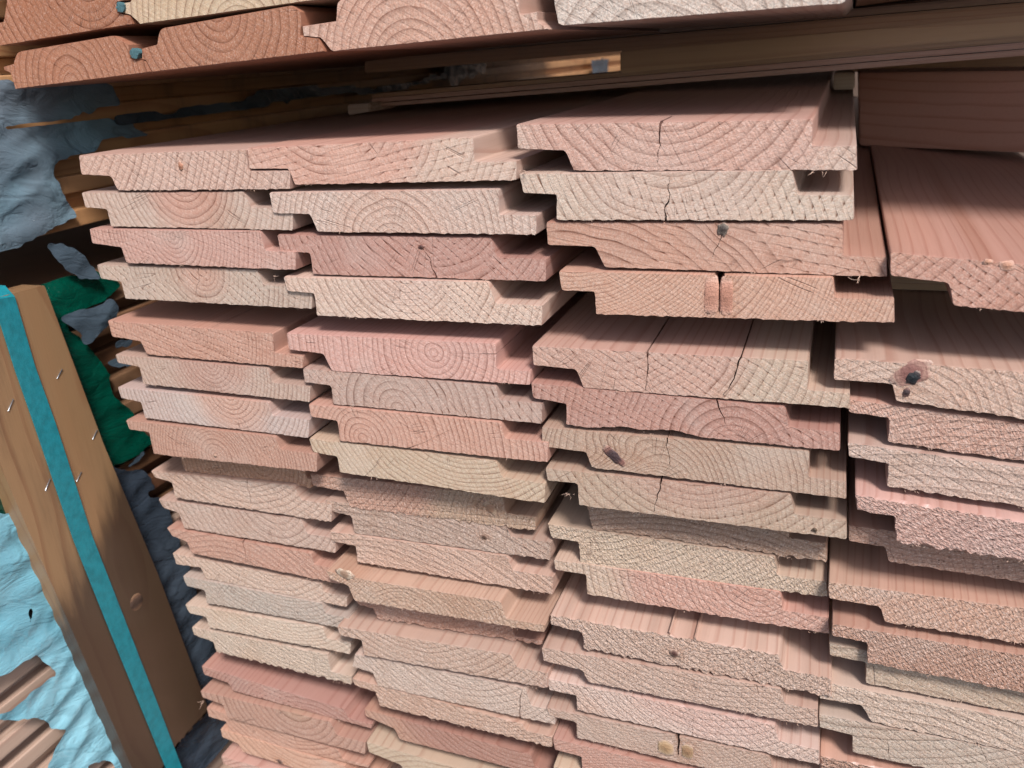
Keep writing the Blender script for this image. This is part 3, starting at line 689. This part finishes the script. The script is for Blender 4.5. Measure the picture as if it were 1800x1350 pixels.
# ------------------------------------------------------------------ boards of the pile overhead
BRN = (.39, .17, .10); BRN2 = (.43, .20, .125); CRM = (.62, .46, .32)
def over(pts, look, heart, sap, ring, gap, sr=200, tear=.1, chat=.3, dy=0., saw=60, L=1.1, rads={}):
    Y = Y0 + .004 + dy; Rn = random.Random(int(abs(pts[0][0] * 7 + pts[0][1])) + 5)
    P = []
    for i, p in enumerate(pts):
        v = PY(p[0], p[1], Y); P.append([np.array((v.x, v.z)), p[2] if len(p) > 2 else .0006, 'bottom' if i == len(pts) - 1 else 'top'])
    o = prism('flooring_board', P, Y, Rn, L=L, jag=.00015)
    o['end_y'] = Y
    rp = PY(ring[0], ring[1], Y) - o.location; s = Y0 / FW.y / F
    traits(o, Rn, heart, sap, (rp.x, rp.z), gap * s, sr * s, tear, saw, chat)
    tag(o, look, 'board', 'tongue and groove boards of the pile overhead')
    return o
OV = []
OV.append(over([(20,-70),(12,0,.003),(6,38),(-14,42),(-15,62),(-6,66),(0,81),(233,43),(228,27),(206,22),(205,4),(228,0),(226,-25,.003),(215,-90)],
     'reddish tongue and groove board cut by the upper left corner of the photo', BRN, BRN2, (150,-40), 15, tear=.05, chat=.3))
OV.append(over([(262,-95),(236,-30,.003),(230,2),(208,6),(209,22),(228,26),(247,43),(604,-6),(600,-20),(575,-30),(580,-50),(600,-55),(598,-90,.003),(590,-130)],
     'cream tongue and groove board on the left, right of the reddish corner board', CRM, CRM, (420,60), 15, tear=.1, chat=.1))
OV.append(over([(30,91,.003),(200,62,.003),(226,78),(229,100),(229,104),(256,107),(266,127),(27,157),(18,128),(8,124),(6,117),(24,112)],
     'reddish board at the lower left corner of the pile overhead', BRN2, BRN, (130,150), 14, tear=.05, chat=.2))
OV.append(over([(281,50,.003),(513,9,.002),(529,20),(530,45),(528,63),(560,67),(572,91),(267,127),(256,106),(249,103),(249,85),(276,78)],
     'orange brown board with a fine diagonal crack in the lowest layer overhead', BRN2, BRN, (370,20), 17, tear=.12, chat=.1))
OV.append(over([(592,5,.003),(604,-7,.002),(912,-46),(914,25),(946,20),(945,36),(966,52),(583,91,.002),(564,67),(533,64),(531,46),(591,37)],
     'pale salmon board with tall arched rings in the lowest layer overhead', SALM, PALE, (720,120), 15, tear=.25, chat=.1))
OV.append(over([(960,-62),(975,12),(932,15),(931,-3),(934,-10),(935,16),(975,14),(981,42),(990,46,.002),(1483,7,.002),(1500,-12),(1500,-110)][:2] + [(975,14),(981,42),(990,46,.002),(1483,7,.002),(1500,-12),(1500,-110)],
     'large rough cream board with blue stained streaks, rightmost overhead', (.64,.52,.45), (.64,.53,.46), (1150,120), 24, tear=.4, chat=.3))
OV.append(over([(1506,-150),(2400,-260),(2400,-120),(1506,2)], 'brown board end set back at the far right of the pile overhead', (.34,.19,.11), (.34,.19,.11), (1700,200), 20, dy=.16))
# tongue of the last board and the painted end spots
for k, (px, py) in enumerate(((239, 94), (215, 13))):
    Yp = Y0 + .0042; c = PY(px, py, Yp)
    vs = []; fs = []; n = 18; Rn = random.Random(k)
    for j in range(n):
        a = 2 * math.pi * j / n; r = .0033 * Rn.uniform(.85, 1.08)
        vs.append((math.cos(a) * r, -.0016 + Rn.uniform(-.0002, .0002), math.sin(a) * r * .9))
        vs.append((math.cos(a) * r, .0030, math.sin(a) * r * .9))
    vs.append((0, -.0021, 0)); ci = len(vs) - 1
    for j in range(n):
        a, b = 2 * j, 2 * ((j + 1) % n); fs += [(a, b, b + 1, a + 1), (b, a, ci)]
    o = mkobj('paint_spot', [tuple(v) for v in vs], fs, [M_TEALD]); fixn(o)
    o.location = Vector((c.x, Yp, c.z)) - OV[3 if k == 0 else 1].location; o.parent = OV[3 if k == 0 else 1]
    o['label'] = 'teal painted end of the tongue'
# upper courses of the same pile, above the picture: they keep the light out as the real pile does
for lay in range(5):
    for k in range(9):
        x0 = -.52 + k * .135 + .02 * (lay % 2); z0 = 1.012 + lay * .0255 + k * .0018
        if lay == 0 and k < 2: z0 += .002
        w, h = .131, .0245
        P = [[np.array(p), .002, 'top'] for p in ((x0, z0 + h), (x0 + w, z0 + h), (x0 + w, z0), (x0 + .005, z0), (x0 + .005, z0 + .008), (x0 - .003, z0 + .009), (x0 - .003, z0 + .015), (x0, z0 + .016))]
        Rn = random.Random(lay * 9 + k)
        o = prism('flooring_board', P, Y0 + Rn.uniform(-.003, .006), Rn, L=1.1)
        traits(o, Rn, BRN2, CRM, (0, -.02), .005, .05, .2, 50, .3)
        tag(o, 'board of the upper courses of the pile overhead, above the picture', 'board', 'upper courses of the overhead pile, out of view')

# ------------------------------------------------------------------ crosswise timbers
def slab(name, quad, Y, depth, look, cat, heart, sap, mats=None, slant=0., grp=None, dirt=0., gap=.003, tear=.2, ring=(.02, .09), bev=.0012):
    """a piece running from left to right: its front face is the quad (tl,tr,br,bl in the photo) at distance Y; slant = how much nearer its right end stands"""
    tl, tr, br, bl = quad
    Ys = [Y, Y - slant, Y - slant, Y]
    f = [PY(p[0], p[1], y) for p, y in zip((tl, tr, br, bl), Ys)]
    bm = bmesh.new()
    c = sum(f, Vector()) / 4
    v = [bm.verts.new(p - c) for p in f] + [bm.verts.new(p - c + Vector((0, depth, 0))) for p in f]
    bm.faces.new(v[:4]); bm.faces.new(v[4:][::-1])
    for i in range(4): bm.faces.new((v[i], v[i + 4], v[(i + 1) % 4 + 4], v[(i + 1) % 4]))
    bmesh.ops.recalc_face_normals(bm, faces=bm.faces)
    bmesh.ops.bevel(bm, geom=bm.edges[:], offset=bev, segments=2, affect='EDGES')
    for g in bm.faces:
        g.smooth = True; g.material_index = 1 if abs(g.normal.x) > .9 else 0
    for e in bm.edges: e.smooth = e.calc_face_angle(0) < .8
    me = bpy.data.meshes.new(name); bm.to_mesh(me); bm.free()
    for m in mats or [W_SIDE_X, W_END_X]: me.materials.append(m)
    o = bpy.data.objects.new(name, me); COL.objects.link(o); o.location = c
    Rn = random.Random(int(abs(tl[0]) + tl[1] * 3))
    traits(o, Rn, heart, sap, ring, gap, .5, tear, 60, .2, dirt)
    tag(o, look, cat, grp)
    return o
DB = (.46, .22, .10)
slab('cross_or_added_timber', ((1509,128),(2300,118),(2300,290),(1511,256)), .852, .09, 'wide reddish timber lying across the boards at right, behind the fourth column', 'timber', (.78,.38,.28), (.78,.38,.28), slant=.16, gap=.010, ring=(.02,.35))
slab('timber_block', ((1466,128),(1503,128),(1503,157),(1464,158)), .80, .07, 'small light brown block under the cross bearers, left of the wide reddish timber', 'timber', (.50,.32,.2), (.5,.32,.2))
slab('cross_or_added_timber', ((1470,60),(2300,20),(2300,140),(1470,126)), 1.02, .09, 'added dark timber far back, blocking sky in the gap above the wide reddish timber', 'timber', DB, DB)  # added to close the gap where sky showed through
slab('sky_block_wall', ((-600,-900),(3600,-900),(3600,1400),(-600,1400)), 2.75, .05, 'added dark wall far behind the stack, blocking sky light in the gaps', 'wall', (.16,.10,.07), (.16,.10,.07))  # made-up wall that stops sky light leaking in from behind
G = 'thin battens lying crosswise under the pile overhead'
YB = .70
slab('cross_batten', ((652,183),(2300,45),(2300,58),(652,189)), YB, .06, 'lowest thin reddish batten running crosswise just above the stack', 'batten', (.55,.27,.19), (.55,.27,.19), grp=G)
slab('cross_batten', ((650,174),(2300,31),(2300,43.5),(650,181.5)), YB + .002, .06, 'second lowest thin batten, under the wide plain bearer', 'batten', (.58,.28,.2), (.58,.28,.2), grp=G)
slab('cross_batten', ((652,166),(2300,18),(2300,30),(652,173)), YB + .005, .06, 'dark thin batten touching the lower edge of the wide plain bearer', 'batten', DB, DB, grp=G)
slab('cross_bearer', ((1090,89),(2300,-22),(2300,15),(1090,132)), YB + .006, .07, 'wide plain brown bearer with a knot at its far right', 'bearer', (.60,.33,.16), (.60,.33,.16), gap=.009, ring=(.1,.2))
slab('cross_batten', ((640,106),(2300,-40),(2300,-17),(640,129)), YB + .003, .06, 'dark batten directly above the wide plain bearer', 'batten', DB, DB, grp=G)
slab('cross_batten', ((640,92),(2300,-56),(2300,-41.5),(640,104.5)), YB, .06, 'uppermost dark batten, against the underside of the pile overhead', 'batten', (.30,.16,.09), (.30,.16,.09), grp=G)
slab('batten_end', ((610,184),(650,181),(650,196),(611,203)), YB - .02, .05, 'short pinkish offcut left of the lowest crosswise batten', 'offcut', (.5,.33,.26), (.5,.33,.26))
c = PY(1785, 52, YB); kb = mkobj('knot', [(0,0,0)], [], [M_KNOT]); bpy.data.objects.remove(kb)
# spacer laths between the tiers
GL = 'spacer laths between the tiers of the stack'
def lath(x0, x1, y, z0, z1, zz0, zz1, look, dep=.045):
    """top heights z1/zz1 and bottom heights z0/zz0 at its left and right end"""
    vs = [(x0, y, z0), (x1, y, zz0), (x1, y, zz1), (x0, y, z1)]; vs += [(a, b + dep, c) for a, b, c in vs]
    fs = [(0, 1, 2, 3), (4, 5, 6, 7), (0, 1, 5, 4), (1, 2, 6, 5), (2, 3, 7, 6), (3, 0, 4, 7)]
    o = mkobj('spacer_lath', vs, fs, [W_SIDE_X], None, None, ((x0 + x1) / 2, y, (z0 + z1) / 2)); fixn(o)
    traits(o, random.Random(int(z0 * 1e4)), (.45,.27,.16), (.45,.27,.16), (.01, .03), .003); tag(o, look, 'lath', GL)
zc = lambda px, py, dy=0: PY(px, py, Y0 + dy).z
lath(-.46, -.005, Y0 + .13, zc(350,578), zc(350,539) - .001, zc(1300,630), zc(1300,563) - .001, 'spacer lath deep in the gap under the fourth course of the stack')
lath(.012, .42, Y0 + .13, zc(1650,636), zc(1760,545) - .002, zc(1800,648), zc(1800,549) - .002, 'spacer lath deep in the gap under the broad ribbed board at right')
lath(-.45, -.02, Y0 + .15, zc(450,1198,.02), zc(450,1172,.02) - .001, zc(1300,1138), zc(1300,1100,.018) - .002, 'spacer lath deep in the lower gap of the stack')

# ------------------------------------------------------------------ neighbouring pack on the left, seen from its side
XN = -.541
def side_board(y0, y1, ztop, h, prot, seed, look, grp, heart, sap, dirt):
    Rn = random.Random(seed); x = XN + prot
    lipw = .010; t = h * .52
    P2 = [((x - .45, ztop), 't'), ((x - lipw, ztop), 't'), ((x - lipw - .002, ztop - h + t), 't'), ((x, ztop - h + t), 't'), ((x, ztop - h), 't'), ((x - .45, ztop - h), 't')]
    P = [[np.array(a), .0012, b] for a, b in P2]
    o = prism('pack_board', P, y0, Rn, L=y1 - y0, jag=.0002)
    traits(o, Rn, heart, sap, (.02, -.03), .0035, .2, .2, 60, .2, dirt); tag(o, look, 'board', grp)
    return o
lowN = 'side edges of boards in the wrapped pack on the left, lower part'
k = 0; z = .812
while z > .30:
    Rn = random.Random(500 + k)
    hc = random.Random(k).choice([(.24,.12,.06), (.27,.15,.08), (.21,.10,.055), (.29,.17,.10)])
    if z < .6: hc = (.62, .46, .36)
    side_board(.06 + Rn.uniform(0, .01), 1.7, z, .0243, Rn.uniform(-.003, .003), 500 + k,
               f'board edge in the lower wrapped pack at left, {ORD[k]} from its top', lowN, hc, hc, .35 if z > .6 else 0)
    z -= .0243; k += 1
upN = 'side edges of boards in the wrapped pack on the left, upper part'
z = .852 + .0235; k = 0
while z < 1.25:
    Rn = random.Random(700 + k)
    hc = Rn.choice([(.70,.38,.17), (.62,.33,.15), (.74,.43,.21)])
    side_board(.30, 2.6, z, .0243, Rn.uniform(-.003, .003) - (.004 if k % 4 == 3 else 0), 700 + k,
               f'brown board edge in the upper wrapped pack at left, {ORD[k]} from its bottom', upN, hc, hc, .4)
    z += .0243; k += 1

def inside(poly, x, y):
    c = False; n = len(poly); j = n - 1
    for i in range(n):
        xi, yi = poly[i]; xj, yj = poly[j]
        if (yi > y) != (yj > y) and x < (xj - xi) * (y - yi) / (yj - yi) + xi: c = not c
        j = i
    return c
def sheet(name, polys, holes, off, amp, seed, mat, look, ragged=6., cell=.0021, yr=(.24, 1.0), zr=(.33, .965), cat='plastic film'):
    """film hanging on the side of the pack: a creased sheet with torn edges; outlines are given in photo pixels and laid onto the pack's side plane"""
    ny = int((yr[1] - yr[0]) / cell); nz = int((zr[1] - zr[0]) / cell)
    vid = {}; verts = []; faces = []
    def vert(i, j):
        if (i, j) in vid: return vid[i, j]
        y = yr[0] + i * cell; z = zr[0] + j * cell
        q = Vector((y * 9 + seed, z * 14 + y * 8, seed))
        a = noise.noise(q); b = noise.noise(q * 2.7 + Vector((3, 1, 7))); d = 1 - abs(noise.noise(Vector((y * 12 + z * 12, (z - y * .6) * 42, seed + 9)))) * 2
        x = XN + off + amp * (.55 * a + .3 * b + .22 * d + .12 * math.sin(z * 2 * math.pi / .0243))
        jy = noise.noise(Vector((y * 300, z * 300, seed))) * cell * .45; jz = noise.noise(Vector((y * 300, z * 300, seed + 50))) * cell * .45
        vid[i, j] = len(verts); verts.append((x, y + jy, z + jz)); return vid[i, j]
    for i in range(ny):
        for j in range(nz):
            y = yr[0] + (i + .5) * cell; z = zr[0] + (j + .5) * cell
            px, py = to_px((XN + off, y, z))
            n1 = noise.noise(Vector((y * 40, z * 40, seed))) * 2 + noise.noise(Vector((y * 150, z * 150, seed + 4))) * .5
            n2 = noise.noise(Vector((y * 40, z * 40, seed + 20))) * 2 + noise.noise(Vector((y * 150, z * 150, seed + 24))) * .5
            px += n1 * ragged; py += n2 * ragged
            if any(inside(p, px, py) for p in polys) and not any(inside(p, px, py) for p in holes):
                faces.append((vert(i, j), vert(i + 1, j), vert(i + 1, j + 1), vert(i, j + 1)))
    # relax the torn rim so that it runs smoothly
    cnt = {}
    for f in faces:
        for a, b in zip(f, f[1:] + f[:1]): cnt[(min(a, b), max(a, b))] = cnt.get((min(a, b), max(a, b)), 0) + 1
    nb = {}
    for (a, b), n_ in cnt.items():
        if n_ == 1: nb.setdefault(a, []).append(b); nb.setdefault(b, []).append(a)
    for _ in range(2):
        new = {a: tuple(.5 * verts[a][i] + .5 * sum(verts[b][i] for b in bs) / len(bs) for i in range(3)) for a, bs in nb.items()}
        for a, v in new.items(): verts[a] = v
    c = (XN, (yr[0] + yr[1]) / 2, (zr[0] + zr[1]) / 2)
    o = mkobj(name, verts, faces, [mat], None, None, c)
    for p in o.data.polygons: p.use_smooth = True
    tag(o, look, cat); return o
sheet('plastic_wrap', [[(-220,840),(0,900),(30,905),(190,840),(235,850),(262,900),(310,985),(352,1110),(372,1180),(330,1290),(300,1500),(-250,1500)][:3] + [(150,905),(330,1420),(300,1500),(-250,1500)]],
      [[(-60,1215),(0,1187),(62,1150),(72,1166),(97,1183),(40,1225),(15,1245),(-60,1270)], [(-60,1262),(30,1262),(62,1256),(86,1268),(86,1280),(118,1282),(84,1340),(60,1400),(-60,1420)], [(46,1078),(58,1068),(50,1100)], [(150,1345),(195,1338),(205,1400),(140,1400)],
       ],
      .010, .006, 3, M_FILM, 'torn bright blue film on the lower side of the wrapped pack at left', 4.)
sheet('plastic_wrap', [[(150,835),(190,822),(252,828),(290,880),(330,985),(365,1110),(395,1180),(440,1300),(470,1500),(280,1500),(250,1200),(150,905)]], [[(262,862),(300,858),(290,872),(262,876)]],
      .0085, .005, 5, M_FILM_SHADED_LOW, 'dark shade painted film between the strapped upright and the open stack', 3.)
sheet('plastic_wrap', [[(-40,140),(60,146),(180,143),(196,150),(214,182),(178,190),(150,205),(60,218),(-40,232)], [(-40,236),(60,224),(165,210),(230,208),(235,225),(262,236),(232,242),(180,245),(166,265),(135,272),(100,285),(98,300),(110,340),(134,380),(60,420),(-40,462)]],
      [[(120,218),(150,196),(140,216)]], .009, .006, 8, M_FILM_SHADED_UP, 'blue film, shade put into its colour, around the upper wrapped pack at left', 3., yr=(.30, .75))
sheet('green_sheet', [[(60,505),(85,492),(165,478),(215,500),(182,532),(108,556),(116,580),(152,602),(190,660),(200,700),(232,722),(250,760),(268,776),(232,806),(196,822),(150,800),(60,600)], [(-60,800),(0,830),(24,890),(0,930),(-60,950)]],
      [], .007, .004, 14, M_GREEN, 'crumpled dark green sheet behind the strapped upright at left', 3.)
for q, (poly, lk) in enumerate(zip([[(105,560),(195,527),(207,540),(204,562),(158,602),(138,580)], [(80,432),(112,424),(150,450),(182,492),(140,494),(104,460)], [(140,592),(175,580),(160,604),(150,606)], [(205,822),(228,815),(252,792),(256,800),(232,820)], [(200,600),(225,588),(232,600),(205,615)], [(180,640),(215,625),(230,640),(200,650)]],
      ['grey scrap of film lying over the top of the green sheet', 'bluish grey scrap of film in the dark gap above the green sheet', 'tiny grey scrap at the edge of the green sheet', 'grey scrap of film below the green sheet',
       'small grey scrap right of the green sheet, upper one', 'small grey scrap right of the green sheet, lower one'])):
    sheet('plastic_scrap', [poly], [], .013, .005, 21 + q, M_FILMG, lk, 3., cat='film scrap')
for q, (poly, lk) in enumerate(zip([[(196,206),(300,196),(400,180),(480,156),(560,150),(640,156),(720,146),(780,128),(783,136),(700,160),(560,170),(400,196),(300,208),(200,218)], [(782,116),(856,106),(852,128),(812,140),(800,152),(786,150)], [(1038,106),(1070,103),(1066,128),(1040,130)]],
      ['long dark shred of film caught between boards under the pile overhead', 'grey flap of film far back under the pile overhead', 'small pale teal flap of film beside the left end of the wide bearer'])):
    sheet('plastic_scrap', [poly], [], .009, .005, 31 + q, M_FILMG, lk, 2.2, cell=.004, yr=(.48, 2.3), zr=(.88, .99), cat='film scrap')

# strapped upright
XP = XN + .024
def side_poly(name, pts, X, thick, mats, R, jag=.0002, jagtag=(), rad=.001):
    P = []
    for i, p in enumerate(pts):
        v = PX(p[0], p[1], X); P.append([np.array((v.y, v.z)), rad, 'j' if i in jagtag else 's'])
    rp = round_poly(P, rad); n = len(rp); out = []
    for i in range(n):
        p, tg = rp[i]; qn = rp[(i + 1) % n][0]; d = np.linalg.norm(qn - p); k = max(1, int(d / .0014)) if tg == 'j' else max(1, int(d / .02)) if tg == 's' else 1
        for j in range(k): out.append((p + (qn - p) * j / k, tg))
    P = np.array([a[0] for a in out]); c = P.mean(0); n = len(P)
    def ringv(x, s):
        r = []
        for i in range(n):
            p = P[i].copy()
            if out[i][1] == 'j': p = p + (p - c) / np.linalg.norm(p - c) * R.uniform(-1, 1) * s
            r.append((x, p[0], p[1]))
        return r
    v = ringv(X, jag) + ringv(X - .004, jag * 1.2) + ringv(X - thick * .6, jag) + ringv(X - thick, jag); f = []; mi = []
    for k in range(3):
        for i in range(n):
            a = k * n + i; b = k * n + (i + 1) % n; f.append((a, b, b + n, a + n)); mi.append(1 if out[i][1] == 'j' else 0)
    t2 = tessellate_polygon([[Vector((p[0], p[1], 0)) for p in P]])
    for t in t2: f.append(tuple(t)); mi.append(0)
    for t in t2: f.append(tuple(q + 3 * n for q in t)); mi.append(0)
    return fixn(mkobj(name, v, f, mats, mi, None, (X, float(c[0]), float(c[1]))))
Rn = random.Random(4)
post = side_poly('strapped_upright', [(-116,552),(78,501),(182,780),(278,1010),(345,1190),(367,1248),(318,1300),(255,1402)], XP, .020, [W_SIDE_Z, W_END_Z], Rn, jag=.0018, jagtag=(5, 6), rad=.0015)
traits(post, Rn, (.34,.185,.088), (.40,.24,.125), (-.12, .02), .007, .15, .8, 70, .2, dirt=.85)
tag(post, 'weathered brown timber upright held by a teal strap against the wrapped pack', 'timber')
# knot on the upright
def side_knot(px, py, r, parent):
    c = PX(px, py, XP); n = 20; vs = [(.0008, 0, 0)]; fs = []
    for k, (rr, h) in enumerate(((.5, .0003), (.85, .0002), (1, -.0003))):
        for j in range(n):
            a = 2 * math.pi * j / n; vs.append((h, math.cos(a) * r * rr, math.sin(a) * r * rr * 1.1))
    for j in range(n):
        fs.append((0, 1 + j, 1 + (j + 1) % n))
        for k in range(2): a = 1 + k * n + j; b = 1 + k * n + (j + 1) % n; fs.append((a, a + n, b + n, b))
    o = mkobj('knot', vs, fs, [M_KNOT]); fixn(o, 60); o.location = Vector((XP, c.y, c.z)) - parent.location; o.parent = parent
    o['around'] = (.22, .12, .062); o['knot_size'] = r; o['knot_dark'] = (.05, .025, .015); o['knot_light'] = (.16, .08, .045); o['knot_rim'] = .3; o['label'] = 'round knot'
side_knot(240, 1058, .0075, post)
# staples
for k, (px, py) in enumerate(((104,657),(18,712),(166,764),(83,852),(138,838))):
    c = PX(px, py, XP); d = Vector((0, .0042, .0046 if k % 2 else .0036)) * .72
    pts = [c - d + Vector((-.004, 0, 0)), c - d + Vector((.0004, 0, 0)), c + d + Vector((.0006, 0, 0)), c + d + Vector((-.004, 0, 0))]
    vs = []; fs = []; r = .0004
    for i, p in enumerate(pts):
        for a in range(6):
            an = a * math.pi / 3
            if i in (0, 3): off = Vector((0, math.cos(an) * r, math.sin(an) * r))
            else: off = (Vector((1, 0, 0)) * math.cos(an) + Vector((0, -.7, .7)) * math.sin(an)) * r
            vs.append(tuple(p + off - c))
    for i in range(3):
        for a in range(6): q0 = i * 6 + a; q1 = i * 6 + (a + 1) % 6; fs.append((q0, q1, q1 + 6, q0 + 6))
    s = mkobj('staple', vs, fs, [M_STEEL]); fixn(s, 70); s.location = c - post.location; s.parent = post
# strap
E = [(-12,527,26),(27,650,62),(62,750,98),(130,950,163),(197,1117,228),(247,1240,276),(290,1345,316),(322,1420,346)]
E = [(a, b, c) for a, b, c in E if b > 500]
vs = []; fs = []
top = PX(5, 514, XP)
rows = []
for a, b, c2 in E:
    p = PX(a, b, XP + .0016); q = PX(c2, b - 6, XP + .0016); rows.append((p, q))
# smooth rows
rr = []
for i in range(len(rows) - 1):
    for t in (0, .25, .5, .75): rr.append((rows[i][0].lerp(rows[i + 1][0], t), rows[i][1].lerp(rows[i + 1][1], t)))
rr.append(rows[-1])
z1 = rr[0][0].z
over_top = [(Vector((XP - .03, rr[0][0].y - .001, z1 + .004)), Vector((XP - .03, rr[0][1].y - .001, z1 + .006))), (Vector((XP - .004, rr[0][0].y - .0005, z1 + .0035)), Vector((XP - .004, rr[0][1].y - .0005, z1 + .0055)))]
rr = over_top + rr
for p, q in rr: vs += [tuple(p), tuple(q), tuple(q - Vector((.0008, 0, 0))), tuple(p - Vector((.0008, 0, 0)))]
for i in range(len(rr) - 1):
    for a in range(4): q0 = i * 4 + a; q1 = i * 4 + (a + 1) % 4; fs.append((q0, q1, q1 + 4, q0 + 4))
st = mkobj('packing_strap', vs, fs, [M_STRAP], None, None, tuple(rr[len(rr) // 2][0])); fixn(st)
tag(st, 'teal plastic packing strap running down the brown upright', 'strap')

# ------------------------------------------------------------------ floor and what the stacks stand on
me = bpy.data.meshes.new('floor'); me.from_pydata([(-30, -30, .27), (30, -30, .27), (30, 30, .27), (-30, 30, .27)], [], [(0, 1, 2, 3)]); me.materials.append(M_FLOOR)
o = bpy.data.objects.new('floor', me); COL.objects.link(o); o['kind'] = 'structure'
for yy in (.52, 1.25):
    for x0, x1, lk in ((-.52, .5, 'open stack'), (-.75, -.55, 'wrapped pack')):
        zt = .345 if x0 > -.6 else .30
        vs = [(x0, yy, .27), (x1, yy, .27), (x1, yy, zt), (x0, yy, zt)]; vs += [(a, b + .07, c) for a, b, c in vs]
        o = mkobj('floor_bearer', vs, [(0,1,2,3),(4,5,6,7),(0,1,5,4),(1,2,6,5),(2,3,7,6),(3,0,4,7)], [W_SIDE_X], None, None, ((x0 + x1) / 2, yy, .3)); fixn(o)
        traits(o, random.Random(int(yy * 10)), DB, DB, (0, .03), .004)
        tag(o, f'timber bearer on the floor under the {lk}, ' + ('near its front' if yy < 1 else 'near its back'), 'bearer')
